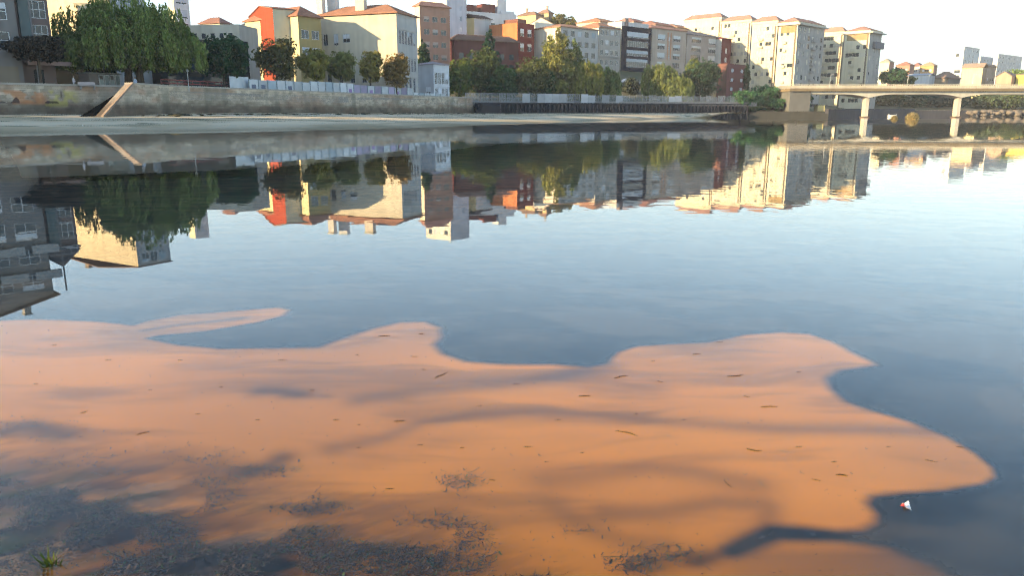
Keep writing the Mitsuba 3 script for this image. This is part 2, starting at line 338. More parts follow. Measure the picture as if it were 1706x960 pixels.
def frame_mesh(w, h, mull, b=.07, rail=False):
    k = (round(w, 2), round(h, 2), mull, rail)
    if k not in FRAME_CACHE:
        m = [box(0, b, 0, .1, 0, h), box(w - b, w, 0, .1, 0, h), box(b, w - b, 0, .1, 0, b), box(b, w - b, 0, .1, h - b, h)]
        m += [box(w * i / (mull + 1) - b / 2, w * i / (mull + 1) + b / 2, .01, .09, b, h - b) for i in range(1, mull + 1)]
        if rail: m.append(box(b, w - b, .012, .088, h * .5 - b / 2, h * .5 + b / 2))
        FRAME_CACHE[k] = cat_mesh(m)
    return FRAME_CACHE[k]
SHADES = [(.62, .64, .66), (.50, .55, .60), (.70, .70, .68), (.34, .40, .44)]
def windows(key, wins, M, style, rnd, frame=(.78, .78, .78), shutter=.4, panes=SHADES, mull=1, rail=False, dark=None):
    """style 'full': frame with pane and blind as sub-parts; 'small': one pane each"""
    cache = {}
    for x0, x1, a, b, *_ in wins:
        w, h = x1 - x0, b - a
        k = numbered(key + '__window')
        Mw = M.copy(); Mw = Mw @ np.array([[1, 0, 0, x0], [0, 1, 0, 0], [0, 0, 1, a], [0, 0, 0, 1.0]])
        if style == 'full':
            put(k, frame_mesh(w, h, mull, rail=rail), 'paint', frame, M=Mw @ np.array([[1, 0, 0, 0], [0, 1, 0, .05], [0, 0, 1, 0], [0, 0, 0, 1.0]]))
            cut = rnd.choice([0, 0, .35, .55, .8]) if rnd.random() < shutter * 1.6 else 0
            if cut:
                put(k + '__blind', box(.06, w - .06, .09, .13, h * (1 - cut), h - .06), 'paint', panes[rnd.integers(len(panes))], M=Mw)
            put(k + '__pane', box(.05, w - .05, .14, .19, .05, h - .05), 'pane_glass', M=Mw)
        elif rnd.random() < shutter:
            put(k, box(.0, w, .12, .2, 0, h), 'paint', panes[rnd.integers(len(panes))], M=Mw)
        else:
            put(k, box(.0, w, .12, .2, 0, h), 'pane_glass', M=Mw)
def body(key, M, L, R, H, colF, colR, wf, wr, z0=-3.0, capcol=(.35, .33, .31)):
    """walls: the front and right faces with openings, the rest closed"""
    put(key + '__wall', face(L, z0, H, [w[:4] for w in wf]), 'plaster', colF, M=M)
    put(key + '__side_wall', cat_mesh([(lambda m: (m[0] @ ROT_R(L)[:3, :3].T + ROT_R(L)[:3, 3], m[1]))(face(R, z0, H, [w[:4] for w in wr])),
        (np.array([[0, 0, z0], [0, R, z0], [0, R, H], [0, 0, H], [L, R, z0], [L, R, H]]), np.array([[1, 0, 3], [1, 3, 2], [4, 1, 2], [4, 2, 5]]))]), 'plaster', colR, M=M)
    put(key + '__roof_slab', box(.02, L - .02, .02, R - .02, H - .25, H - .01), 'plaster', capcol, M=M)
def hip_roof(key, M, L, R, H, rise, over=.5, col=(.46, .18, .09), inset=None, thick=.18):
    x0, x1, y0, y1 = -over, L + over, -over, R + over
    lx, ly = x1 - x0, y1 - y0
    i = min(lx, ly) / 2 * .98 if inset is None else inset
    if lx >= ly: r = [[x0 + i, (y0 + y1) / 2, H + rise], [x1 - i, (y0 + y1) / 2, H + rise]]
    else: r = [[(x0 + x1) / 2, y0 + i, H + rise], [(x0 + x1) / 2, y1 - i, H + rise]]
    v = np.array([[x0, y0, H], [x1, y0, H], [x1, y1, H], [x0, y1, H], [x0, y0, H + thick], [x1, y0, H + thick], [x1, y1, H + thick], [x0, y1, H + thick], *r], float)
    f = [[0, 2, 1], [0, 3, 2], [0, 1, 5], [0, 5, 4], [1, 2, 6], [1, 6, 5], [2, 3, 7], [2, 7, 6], [3, 0, 4], [3, 4, 7]]
    f += [[4, 5, 9], [4, 9, 8], [6, 7, 8], [6, 8, 9], [5, 6, 9], [7, 4, 8]] if lx >= ly else [[4, 5, 8], [6, 7, 9], [5, 6, 9], [5, 9, 8], [7, 4, 8], [7, 8, 9]]
    return put(key + '__roof', (v, np.array(f)), 'tile', col, M=M)
def gable_roof(key, M, L, R, H, rise, over=.4, col=(.46, .18, .09), along='x', wallcol=None):
    t = .16
    if along == 'x': P = [(-over, 0), (R / 2, rise + .3 * 0), (R + over, 0)]
    else: P = [(-over, 0), (L / 2, rise), (L + over, 0)]
    prof = Polygon([(P[0][0], P[0][1]), (P[1][0], P[1][1]), (P[2][0], P[2][1]), (P[2][0], P[2][1] + t), (P[1][0], P[1][1] + t), (P[0][0], P[0][1] + t)])
    v, f = extrude(prof, (L if along == 'x' else R) + 2 * over)
    v = np.stack([v[:, 2] - over, v[:, 0], v[:, 1] + H], 1) if along == 'x' else np.stack([v[:, 0], v[:, 2] - over, v[:, 1] + H], 1)
    put(key + '__roof', (v, f), 'tile', col, M=M)
    if wallcol is not None:
        g = np.array([[0, 0, H], [0, R, H], [0, R / 2, H + rise], [L, 0, H], [L, R, H], [L, R / 2, H + rise]]) if along == 'x' else np.array([[0, 0, H], [L, 0, H], [L / 2, 0, H + rise], [0, R, H], [L, R, H], [L / 2, R, H + rise]])
        put(key + '__gable', (g[:3], np.array([[0, 1, 2]])), 'plaster', wallcol, M=M); put(key + '__gable_001', (g[3:], np.array([[0, 1, 2]])), 'plaster', wallcol, M=M)
def local(key, part, M, mesh, col, bsdf='plaster', smooth=False):
    return put(numbered(key + '__' + part), mesh, bsdf, col if bsdf not in ('pane_glass', 'dark_iron', 'bark') else None, smooth, M=M)
def ground_z(M, L, R):
    c = M @ np.array([L / 2, R / 2, 0, 1]); return float(height(np.array([c[0]]), np.array([c[1]]))[0])
def new_building(kind, label, cat, xl, xc, xr, Y, ytop, yaw, zb=None, group=None, L=None, R=None, ztop=None, pyref=None):
    k = thing(kind, label, cat, group)
    M, L, R = frame_of(xl, xc, Y, yaw, ytop if pyref is None else pyref, xr, L, R)
    if ztop is None: ztop = at(xc, ytop, Y)[2]
    M[2, 3] = ground_z(M, L, R) if zb is None else zb
    return k, M, L, R, ztop - M[2, 3]
def build(kind, label, cat, xl, xc, xr, Y, ytop, yaw, colF, colR=None, zb=None, wf=None, wr=None, roof=None, style='small', shutter=.4, frame=(.78, .78, .78), chim=(), group=None, L=None, R=None, panes=SHADES, mull=1, parapet=None, rail=False, ztop=None, pyref=None):
    k, M, L, R, H = new_building(kind, label, cat, xl, xc, xr, Y, ytop, yaw, zb, group, L, R, ztop, pyref)
    rnd = np.random.default_rng(abs(hash_text(k)) % 2**31)
    WF = rows_cols(L, **wf) if isinstance(wf, dict) else [w for d in (wf or []) for w in rows_cols(L, **d)]
    WR = rows_cols(R, **wr) if isinstance(wr, dict) else [w for d in (wr or []) for w in rows_cols(R, **d)]
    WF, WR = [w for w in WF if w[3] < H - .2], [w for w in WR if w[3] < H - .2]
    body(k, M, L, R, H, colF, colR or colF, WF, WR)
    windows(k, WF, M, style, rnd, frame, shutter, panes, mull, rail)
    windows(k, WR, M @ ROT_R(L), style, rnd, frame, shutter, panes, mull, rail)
    if roof:
        kind_, rise, kw = roof
        (hip_roof if kind_ == 'hip' else gable_roof)(k, M, L, R, H, rise, **kw)
    if parapet: local(k, 'cornice', M, cat_mesh([box(-.25, L + .25, -.25, R + .25, H - .02, H + parapet)]), colF)
    for (cx, cy, w, h, col) in chim:
        local(k, 'roof__chimney' if roof else 'chimney', M, cat_mesh([box(cx - w / 2, cx + w / 2, cy - w / 3, cy + w / 3, H - .3, H + h), box(cx - w / 2 - .1, cx + w / 2 + .1, cy - w / 3 - .1, cy + w / 3 + .1, H + h, H + h + .18)]), col)
    return k, M, L, R, H
def hash_text(s):
    h = 7
    for ch in s: h = (h * 131 + ord(ch)) % 1000003
    return h
def box_rail(L, y, z, h=1.0, step=.8):
    return cat_mesh([box(0, L, y - .03, y + .03, z + h - .06, z + h), box(0, L, y - .02, y + .02, z + .1, z + .15)] + [box(i * L / max(1, int(L / step)) - .02, i * L / max(1, int(L / step)) + .02, y - .02, y + .02, z, z + h) for i in range(int(L / step) + 1)])
# ------------------------------------------------------------------ the buildings

# -- left end, in the shade above the quay
PALE = [(.66, .69, .72), (.58, .62, .66), (.72, .72, .70)]
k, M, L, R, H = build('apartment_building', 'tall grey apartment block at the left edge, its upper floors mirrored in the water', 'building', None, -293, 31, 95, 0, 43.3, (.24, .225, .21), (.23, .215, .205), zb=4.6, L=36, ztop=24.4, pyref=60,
      wf=dict(first=2, dz=3.7, rows=6, cols=3, w=1.6, h=1.8),
      wr=dict(first=5.4, dz=3.75, rows=4, cols=5, w=2.7, h=2.2, margin=.5), roof=('gable', 2.6, dict(over=.7, col=(.20, .11, .08), along='x', wallcol=(.30, .27, .25))), style='full', shutter=.55, panes=PALE, rail=True,
      chim=[(30, 18, 1.3, 3.6, (.45, .42, .38))])
RR = M @ ROT_R(L)
for z in (12.6, 16.4):
    for x in (11.2, 15.6, 19.9): local(k, 'enclosed_balcony', RR, cat_mesh([box(x - 1.7, x + 1.7, -.55, -.02, z - .2, z + 1.0)]), (.36, .355, .345), 'paint')
for x in (4, 13, 22): local(k, 'downpipe', RR, box(x - .1, x + .1, -.16, -.02, 0, H - .2), (.18, .17, .17), 'paint')
local(k, 'shop_front', RR, box(.5, R - .6, -.12, -.02, .1, 3.1), (.26, .22, .17))
k, M, L, R, H = build('apartment_building', 'narrow brownish house with white many-paned windows beside the grey apartment block', 'building', None, 28, 83, 111.5, 0, 46, (.22, .165, .15), (.225, .17, .155), zb=4.6, L=11, ztop=18.2, pyref=40,
      wr=[dict(first=6.6, dz=3.25, rows=3, cols=1, w=2.3, h=2.35, margin=.4, offs=.55)], roof=('hip', 3.0, dict(over=.35, col=(.16, .12, .11), inset=1.6)), style='full', shutter=.12, mull=2, rail=True)
RR = M @ ROT_R(L)
local(k, 'glazed_bay', RR, cat_mesh([box(.3, 1.7, -.5, -.02, 4.8, 13.2)]), (.15, .19, .19), 'paint')
local(k, 'canopy', RR, cat_mesh([box(.2, R + 2.0, -2.4, -.02, 3.75, 3.95), box(.2, R + 2.0, -2.4, -2.25, 3.4, 3.95)]), (.40, .30, .28))
local(k, 'door', RR, box(1.3, 2.5, -.06, -.02, 0, 2.9), (.03, .03, .03), 'paint')
for z in (13.4,): local(k, 'balcony', RR, cat_mesh([box(.2, R - .1, -.9, -.02, z - .15, z), box_rail(R - .3, -.85, z)]), (.50, .50, .52), 'paint')
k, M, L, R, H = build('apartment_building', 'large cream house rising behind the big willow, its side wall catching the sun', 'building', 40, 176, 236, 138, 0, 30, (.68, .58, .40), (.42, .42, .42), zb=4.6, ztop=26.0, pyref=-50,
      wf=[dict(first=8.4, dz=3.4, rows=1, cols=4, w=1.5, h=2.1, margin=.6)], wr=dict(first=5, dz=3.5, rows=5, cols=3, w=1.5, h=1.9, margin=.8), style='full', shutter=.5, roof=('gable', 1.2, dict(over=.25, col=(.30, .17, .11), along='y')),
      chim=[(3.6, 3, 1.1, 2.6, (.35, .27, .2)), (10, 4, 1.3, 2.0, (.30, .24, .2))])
local(k, 'drainpipe', M, box(.75, 1.1, -.2, -.02, 5.5, 11.3), (.66, .66, .66), 'paint')
local(k, 'garage_opening', M, box(.1, L - .1, -.06, -.02, .1, 6.4), (.010, .009, .009))  # near-black panel paints shade over the sunlit lower wall, carport opening included
k, M, L, R, H = build('garage_building', 'dark flat-roofed parking building with open bays behind the round dark tree', 'building', None, 262, 412, 143, 62, 58, (.04, .034, .03), (.05, .045, .04), zb=4.6, L=12,
      wr=[dict(first=.4, dz=4.2, rows=2, cols=4, w=2.6, h=3.0, margin=.6)], style='small', shutter=0)
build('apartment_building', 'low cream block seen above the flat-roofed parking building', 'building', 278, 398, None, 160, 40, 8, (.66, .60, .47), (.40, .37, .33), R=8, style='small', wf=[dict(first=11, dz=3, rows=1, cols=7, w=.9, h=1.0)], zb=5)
build('apartment_building', 'slim white tower peeping over the right edge of the willow', 'building', 279, 289, 314, 195, 0, 45, (.72, .66, .46), (.62, .63, .64), zb=6, ztop=30.2, pyref=0, wr=[dict(first=14.5, dz=3.3, rows=3, cols=1, w=2.8, h=2.2, margin=.2)], style='full', shutter=.9, panes=[(.45, .48, .52)])
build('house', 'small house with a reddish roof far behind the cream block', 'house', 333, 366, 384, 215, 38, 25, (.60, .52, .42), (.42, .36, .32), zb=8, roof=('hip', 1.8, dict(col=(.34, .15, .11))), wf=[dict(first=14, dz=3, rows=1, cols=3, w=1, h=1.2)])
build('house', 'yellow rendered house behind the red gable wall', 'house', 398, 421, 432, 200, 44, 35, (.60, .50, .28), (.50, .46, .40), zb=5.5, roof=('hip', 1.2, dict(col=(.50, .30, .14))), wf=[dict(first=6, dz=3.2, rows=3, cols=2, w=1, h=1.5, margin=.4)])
# -- the houses behind the plane trees
k, M, L, R, H = build('apartment_building', 'house with a bare brick-red end wall and white downpipes', 'building', 414, 454, 497, 178, 14, 57, (.36, .075, .045), (.66, .60, .42), zb=5, roof=('gable', 1.5, dict(over=.25, col=(.36, .17, .11), along='y', wallcol=(.36, .075, .045))),
      wr=[dict(first=11.4, dz=3.1, rows=1, cols=3, w=.9, h=1.2, margin=.8)])
for x in (2.2, 7.2): local(k, 'downpipe', M, box(x - .22, x + .22, -.3, -.02, 8 if x < 5 else 9.5, H - (1.2 if x < 5 else 3.2)), (.72, .62, .46), 'paint')
k, M, L, R, H = build('apartment_building', 'yellow house with white glazed galleries between the red-ended house and the long cream one', 'building', None, 496, 534, 178, 26, 38, (.70, .60, .36), (.42, .33, .15), zb=5, L=20, roof=('hip', 2.6, dict(over=.5, col=(.46, .18, .09))),
      wr=[dict(first=5.2, dz=3.7, rows=4, cols=2, w=2.0, h=1.9, margin=.3)], style='full', shutter=.5, frame=(.72, .73, .74))
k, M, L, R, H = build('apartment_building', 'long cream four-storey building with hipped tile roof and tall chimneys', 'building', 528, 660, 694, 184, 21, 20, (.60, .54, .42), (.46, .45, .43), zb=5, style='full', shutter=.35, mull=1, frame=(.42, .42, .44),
      wf=[dict(first=12.0, dz=4, rows=1, cols=7, w=1.25, h=2.6, margin=.6, skip={(0, c) for c in (2, 3, 4, 5, 6)}), dict(first=12.6, dz=4, rows=1, cols=7, w=1.9, h=1.9, margin=.6, skip={(0, c) for c in (0, 1, 3, 4, 5, 6)}), dict(first=3.4, dz=4, rows=2, cols=6, w=1.2, h=2.0, margin=1, skip={(0, 5), (1, 4), (1, 5)})],
      wr=[dict(first=12.0, dz=6.9, rows=1, cols=6, w=.95, h=3.0, margin=.8), dict(first=6.0, dz=4, rows=1, cols=6, w=.95, h=3.2, margin=.8), dict(first=.6, dz=4, rows=1, cols=4, w=1.0, h=4.0, margin=1)],
      roof=('hip', 2.7, dict(over=.6, col=(.47, .19, .09))))
for cx, cy, w, h, c in ((2.0, 4, 2.4, 5.2, (.60, .60, .58)), (.3, 1.3, 1.6, 4.6, (.66, .62, .54)), (10.6, 2.3, 2.3, 4.4, (.60, .55, .45))):
    local(k, 'roof__chimney', M, cat_mesh([box(cx - w / 2, cx + w / 2, cy - .7, cy + .7, H - .2, H + h), box(cx - w / 2 - .12, cx + w / 2 + .12, cy - .82, cy + .82, H + h, H + h + .25)]), c)
for z in (4.6, 8.7, 15.2): local(k, 'cornice', M @ ROT_R(L), box(.1, R - .1, -.1, -.012, z, z + .25), (.44, .43, .41))
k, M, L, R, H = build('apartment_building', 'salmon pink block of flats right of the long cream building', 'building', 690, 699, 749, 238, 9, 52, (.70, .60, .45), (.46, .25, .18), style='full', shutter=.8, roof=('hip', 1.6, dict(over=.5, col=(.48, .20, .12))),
      wr=[dict(first=6, dz=3.6, rows=5, cols=3, w=1.9, h=1.6, margin=.8)], panes=[(.50, .38, .32), (.52, .46, .42)], frame=(.55, .42, .36))
build('apartment_building', 'tall plain white tower block standing behind the salmon pink flats', 'building', 700, 744, 777, 258, 0, 40, (.72, .68, .60), (.60, .62, .66), ztop=41.5, pyref=0, wf=[dict(first=20, dz=3.3, rows=4, cols=4, w=1.6, h=1.3)], wr=[dict(first=6, dz=3.3, rows=9, cols=2, w=1.1, h=1.5, margin=.8, skip={(r, 0) for r in range(8)})], shutter=.6)
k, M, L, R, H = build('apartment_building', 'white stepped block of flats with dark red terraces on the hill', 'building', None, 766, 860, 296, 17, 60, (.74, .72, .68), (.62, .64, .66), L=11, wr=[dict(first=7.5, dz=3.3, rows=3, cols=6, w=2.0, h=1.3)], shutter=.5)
RR = M @ ROT_R(L)
local(k, 'roof_terrace', RR, cat_mesh([box(1, 7.5, 1, 5, H, H + 2.4), box(9.5, 15, .5, 6, H, H + 3.0)]), (.16, .055, .05))
local(k, 'stair_tower', RR, box(16.2, 20, 1, 6, H - 6, H + 5.2), (.66, .67, .68))
local(k, 'penthouse', RR, box(17.5, R - .5, .6, 7, H - 2, H + 1.0), (.66, .68, .70))
build('house', 'small pale yellow house below the white stepped flats', 'house', 766, 790, 818, 268, 29, 40, (.74, .62, .33), (.62, .61, .58), roof=('gable', 1.4, dict(over=.5, col=(.16, .09, .07), along='y')), wr=[dict(first=9.2, dz=3, rows=1, cols=3, w=1.6, h=1.5, margin=.3)], shutter=.1, group=None)
build('house', 'dark red low building with a long brown tiled roof', 'house', 746, 756, 864, 246, 66, 62, (.11, .035, .035), (.15, .06, .055), roof=('hip', 2.0, dict(over=.6, col=(.24, .12, .08))), wr=[dict(first=4.0, dz=3.2, rows=2, cols=6, w=1.7, h=1.7, margin=.8)], shutter=.3, panes=[(.34, .33, .36)])
k, M, L, R, H = build('apartment_building', 'brick-red corner block with white windows above the dark trees', 'building', 815, 862, 890, 262, 37, 42, (.52, .20, .09), (.19, .045, .04), style='full', shutter=.85, wr=[dict(first=5.0, dz=4.6, rows=4, cols=2, w=1.9, h=2.4, margin=.5)], wf=[], frame=(.72, .70, .68), panes=[(.70, .68, .66)])
local(k, 'parapet_box', M, box(L * .45, L * .95, 1.0, 5.0, H, H + 1.3), (.22, .10, .08))
build('house', 'white house with a rounded bare gable wall beside the tall poplar', 'house', 868, 934, 944, 286, 46, 14, (.76, .72, .62), (.50, .48, .45), roof=('gable', 3.6, dict(over=.15, col=(.50, .30, .2), along='y', wallcol=(.76, .72, .62))))
k, M, L, R, H = build('house', 'small white two-storey house with a blue-white glazed gallery standing on the quay', 'house', 692, 722, 748, 204, 107, 36, (.52, .54, .58), (.66, .68, .71), zb=4.8, style='full', shutter=.4, frame=(.74, .76, .80), rail=True,
      wr=[dict(first=3.9, dz=4, rows=1, cols=4, w=1.15, h=2.9, margin=.3), dict(first=.3, dz=3, rows=1, cols=4, w=1.0, h=2.6, margin=.4)], wf=[dict(first=1.6, dz=9, rows=1, cols=2, w=1.6, h=1.6, margin=.8, skip={(0, 0)})], panes=[(.66, .70, .76)], roof=('hip', 1.0, dict(over=.3, col=(.40, .32, .33))))
local(k, 'cornice', M @ ROT_R(L), box(.05, R - .05, -.15, -.012, 3.3, 3.6), (.70, .72, .76))
# -- the long shaded row above the middle of the quay
G = 'terraced blocks of flats in the shaded row'
def row_block(label, xc, xr, Y, ytop, colR, **kw):
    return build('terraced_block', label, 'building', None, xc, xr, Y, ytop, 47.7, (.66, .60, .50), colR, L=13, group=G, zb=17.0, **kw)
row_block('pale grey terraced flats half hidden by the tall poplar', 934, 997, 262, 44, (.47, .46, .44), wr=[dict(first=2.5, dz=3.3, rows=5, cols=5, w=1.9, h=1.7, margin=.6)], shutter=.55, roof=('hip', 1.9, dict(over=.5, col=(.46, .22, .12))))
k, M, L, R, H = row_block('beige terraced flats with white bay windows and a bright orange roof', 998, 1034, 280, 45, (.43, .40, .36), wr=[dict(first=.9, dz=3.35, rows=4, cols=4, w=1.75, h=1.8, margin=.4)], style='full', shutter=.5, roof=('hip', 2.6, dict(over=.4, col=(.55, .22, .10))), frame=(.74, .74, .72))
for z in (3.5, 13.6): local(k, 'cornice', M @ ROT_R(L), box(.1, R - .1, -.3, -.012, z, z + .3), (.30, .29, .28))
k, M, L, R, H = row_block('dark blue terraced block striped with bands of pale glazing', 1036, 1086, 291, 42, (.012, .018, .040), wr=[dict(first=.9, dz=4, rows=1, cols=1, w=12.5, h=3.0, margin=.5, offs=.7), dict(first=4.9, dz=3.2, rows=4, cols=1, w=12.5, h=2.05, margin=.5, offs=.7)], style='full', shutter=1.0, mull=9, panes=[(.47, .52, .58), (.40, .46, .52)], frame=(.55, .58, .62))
RR = M @ ROT_R(L)
local(k, 'attic', RR, cat_mesh([box(1.5, R - .3, 1.2, 8, H, H + 1.7)]), (.62, .60, .58)); local(k, 'chimney', RR, box(3.0, 4.8, .9, 2.4, H, H + 2.9), (.30, .22, .20))
k, M, L, R, H = row_block('terraced flats with orange central stripe and pale blue glazed bays', 1087, 1144, 306, 46, (.46, .40, .34), wr=[dict(first=1.5, dz=3.4, rows=5, cols=2, w=4.6, h=2.2, margin=1.0), dict(first=4.9, dz=3.4, rows=4, cols=5, w=.9, h=1.6, margin=.3, skip={(r, c) for r in range(4) for c in (0, 1, 3, 4)})], style='full', shutter=.75, mull=3, panes=[(.48, .56, .60), (.56, .62, .64)], frame=(.62, .66, .68), roof=('hip', 2.2, dict(over=.5, col=(.46, .20, .14))))
local(k, 'stripe', M @ ROT_R(L), cat_mesh([box(R * .5 - 1.3, R * .5 - .62, -.08, -.012, 4.5, H - 1), box(R * .5 + .62, R * .5 + 1.3, -.08, -.012, 4.5, H - 1)]), (.50, .26, .16))
k, M, L, R, H = row_block('terraced flats with long pale glazed bands and a grey mansard roof', 1145, 1204, 322, 57, (.40, .36, .33), wr=[dict(first=1.8, dz=3.4, rows=5, cols=2, w=6.6, h=2.3, margin=.6)], style='full', shutter=.8, mull=4, panes=[(.50, .56, .58), (.60, .60, .58)], frame=(.60, .62, .62), roof=('hip', 2.4, dict(over=.4, col=(.20, .19, .20))))
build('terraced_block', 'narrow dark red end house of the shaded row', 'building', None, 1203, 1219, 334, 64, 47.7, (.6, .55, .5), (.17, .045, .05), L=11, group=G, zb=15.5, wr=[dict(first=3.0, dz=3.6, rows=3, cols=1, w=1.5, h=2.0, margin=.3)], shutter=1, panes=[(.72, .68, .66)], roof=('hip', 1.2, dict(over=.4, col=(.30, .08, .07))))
k, M, L, R, H = build('house', 'low dusty red brick house with a paler wing in front of the towers', 'house', 1196, 1212, 1246, 262, 105, 42, (.20, .10, .085), (.19, .075, .075), zb=4, wr=[dict(first=4.6, dz=3.0, rows=3, cols=2, w=2.0, h=1.1, margin=.5)], shutter=1, panes=[(.55, .55, .58), (.46, .44, .46)])
for i, (a_, b_, yt, cc) in enumerate([(1000, 1040, 31, (.56, .24, .11)), (1092, 1150, 36, (.46, .19, .13)), (1056, 1092, 31, (.44, .20, .16)), (1128, 1182, 41, (.48, .25, .15))]):
    build('house', ['house behind the row with an orange roof left of the dark striped block', 'house behind the row showing a red roof over the orange-striped flats', 'house behind the row showing a dull red roof over the dark striped block', 'house behind the row with a tan roof over the grey mansard'][i], 'house', None, a_, b_, 338 + 6 * i, yt + 4, 40, (.66, .56, .44), (.46, .38, .32), L=12, roof=('hip', 2.4, dict(over=.5, col=cc)), wr=[dict(first=12, dz=3, rows=2, cols=4, w=1.1, h=1.3)])
for i, (a_, c_, b_, yt, cc) in enumerate([(862, 893, 906, 24, (.34, .19, .12)), (896, 914, 922, 21, (.38, .2, .13)), (914, 946, 968, 35, (.44, .25, .15))]):
    build('house', ['hilltop house with an ochre wall and brown roof left of the crest', 'brown-roofed hilltop house at the highest point of the crest', 'hilltop house with an orange-brown roof right of the crest'][i], 'house', a_, c_, b_, 345 + 8 * i, yt, 35, (.62, .46, .26), (.36, .26, .2), roof=('hip', 1.9, dict(over=.4, col=cc)), wf=[dict(first=8, dz=3, rows=3, cols=3, w=1.1, h=1.3)], chim=[(3, 3, .8, 3.2, (.4, .3, .25))])
# -- the high blocks by the bridge
G = 'high blocks of flats by the bridge'
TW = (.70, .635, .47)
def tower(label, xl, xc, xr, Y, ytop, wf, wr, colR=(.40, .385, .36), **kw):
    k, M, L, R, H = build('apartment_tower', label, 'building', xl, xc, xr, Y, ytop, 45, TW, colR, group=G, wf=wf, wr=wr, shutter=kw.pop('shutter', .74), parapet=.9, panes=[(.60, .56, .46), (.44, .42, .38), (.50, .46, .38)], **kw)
    for j in range(int((H - 7) / 2.95)):
        if np.random.default_rng(int(xc) + j).random() < .8: local(k, 'balcony', M, cat_mesh([box(L * .30, L * .47, -.75, -.012, 5.0 + 2.95 * j, 5.12 + 2.95 * j), box(L * .30, L * .47, -.75, -.68, 5.12 + 2.95 * j, 6.0 + 2.95 * j)]), (.60, .55, .42))
    put(k + '__painted_recess', box(L - 1.1, L - .45, -.05, -.012, 4, H - .6), 'plaster', (.20, .17, .13), M=M)  # flat dark strip painted for the shaded recess between wings
    for j in range(3): local(k, 'roof__antenna', M, cat_mesh([box(L * (.25 + .24 * j), L * (.25 + .24 * j) + .09, R * .5, R * .5 + .09, H + 1.2, H + 4.6 + .7 * (j % 2)), box(L * (.25 + .24 * j) - .5, L * (.25 + .24 * j) + .6, R * .5, R * .5 + .07, H + 4.0, H + 4.1)]), (.3, .3, .3), 'paint')
    v = put(k + '__roof', hip(L, R, H + .9, 2.1, .5), 'tile', (.50, .24, .17), M=M)
    return k, M, L, R, H
def hip(L, R, H, rise, over):
    i = min(L, R) / 2 + over - .05; x0, x1, y0, y1 = -over, L + over, -over, R + over
    r = [[x0 + i, (y0 + y1) / 2, H + rise], [x1 - i, (y0 + y1) / 2, H + rise]] if L >= R else [[(x0 + x1) / 2, y0 + i, H + rise], [(x0 + x1) / 2, y1 - i, H + rise]]
    v = np.array([[x0, y0, H + .01], [x1, y0, H + .01], [x1, y1, H + .01], [x0, y1, H + .01], *r])
    return v, np.array([[0, 1, 5], [0, 5, 4], [2, 3, 4], [2, 4, 5], [1, 2, 5], [3, 0, 4], [0, 2, 1], [0, 3, 2]] if L >= R else [[0, 1, 4], [2, 3, 5], [1, 2, 5], [1, 5, 4], [3, 0, 4], [3, 4, 5], [0, 2, 1], [0, 3, 2]])
sparse = lambda rows, cols, p, sd: {(r, c) for r in range(rows) for c in range(cols) if np.random.default_rng(sd * 100 + r * 13 + c).random() > p}
tower('farthest left wing of the high cream blocks, mostly hidden by the row', 1140, 1202, 1212, 352, 31, [dict(first=6, dz=2.95, rows=10, cols=8, w=1.3, h=1.3, skip=sparse(10, 8, .85, 1))], [])
tower('second wing from the left of the high cream blocks, with paired windows', 1203, 1252, 1262, 338, 35, [dict(first=3, dz=2.95, rows=11, cols=7, w=1.25, h=1.45, skip=sparse(11, 7, .85, 2))], [])
tower('third wing of the high cream blocks, with a column of dark stair windows', 1254, 1296, 1306, 322, 37, [dict(first=3, dz=2.95, rows=11, cols=7, w=1.2, h=1.4, skip=sparse(11, 7, .7, 3) - {(r, 5) for r in range(2, 9)})], [])
k, M, L, R, H = tower('nearest wing of the high cream blocks, with a broad shaded end and overhanging cornice', 1298, 1330, 1375, 305, 39, [dict(first=2.2, dz=2.95, rows=10, cols=5, w=1.15, h=1.35, skip=sparse(10, 5, .5, 4))],
      [dict(first=.6, dz=2.95, rows=11, cols=6, w=1.55, h=1.75, margin=.5, skip=sparse(11, 6, .85, 5))], shutter=.5)
RR = M @ ROT_R(L)
local(k, 'attic_window_band', M, box(1.0, L - 1, -.06, -.012, H - 3.0, H - .6), (.36, .26, .14))
for i in range(8): local(k, 'balcony', RR, box(R * .52, R * .66, -.9, -.012, 3.2 + 2.95 * i, 4.2 + 2.95 * i), (.33, .32, .31))
local(k, 'cornice_slab', M, cat_mesh([box(-1.0, L + 1.2, -1.0, R + 1.2, H - .3, H + .2)]), (.60, .55, .46))
local(k, 'banner', RR, box(R * .18, R * .42, -.07, -.012, 3.8, 7.0), (.42, .56, .68), 'paint')
local(k, 'shop_front', RR, box(.4, R - .4, -.1, -.012, -1.6, .4), (.04, .035, .04), 'paint')
k, M, L, R, H = tower('left wing of the second high block, nearest the tall shaded end', 1362, 1406, 1412, 336, 55, [dict(first=2.6, dz=3.0, rows=9, cols=6, w=1.5, h=1.5, skip=sparse(9, 6, .7, 6))], [], shutter=.35)
k, M, L, R, H = tower('right wing of the second high block, last before the open sky', 1408, 1450, 1470, 322, 53, [dict(first=2.6, dz=3.0, rows=8, cols=6, w=1.3, h=1.5, skip=sparse(8, 6, .5, 7))], [dict(first=1.2, dz=3.0, rows=8, cols=3, w=1.1, h=1.5, margin=.3, skip=sparse(8, 3, .7, 8))], shutter=.3)
local(k, 'attic_window_band', M, box(1.0, L - 1, -.06, -.012, H - 2.9, H - .5), (.38, .27, .15))
local(k, 'cornice_slab', M, cat_mesh([box(-.8, L + 1.4, -.8, R + 1.4, H - .3, H + .2)]), (.60, .55, .46))
local(k, 'corner_balcony', M @ ROT_R(L), cat_mesh([box(R * .3, R + 1.0, -1.0, -.012, H - 6, H - 3.4)]), (.20, .20, .22))
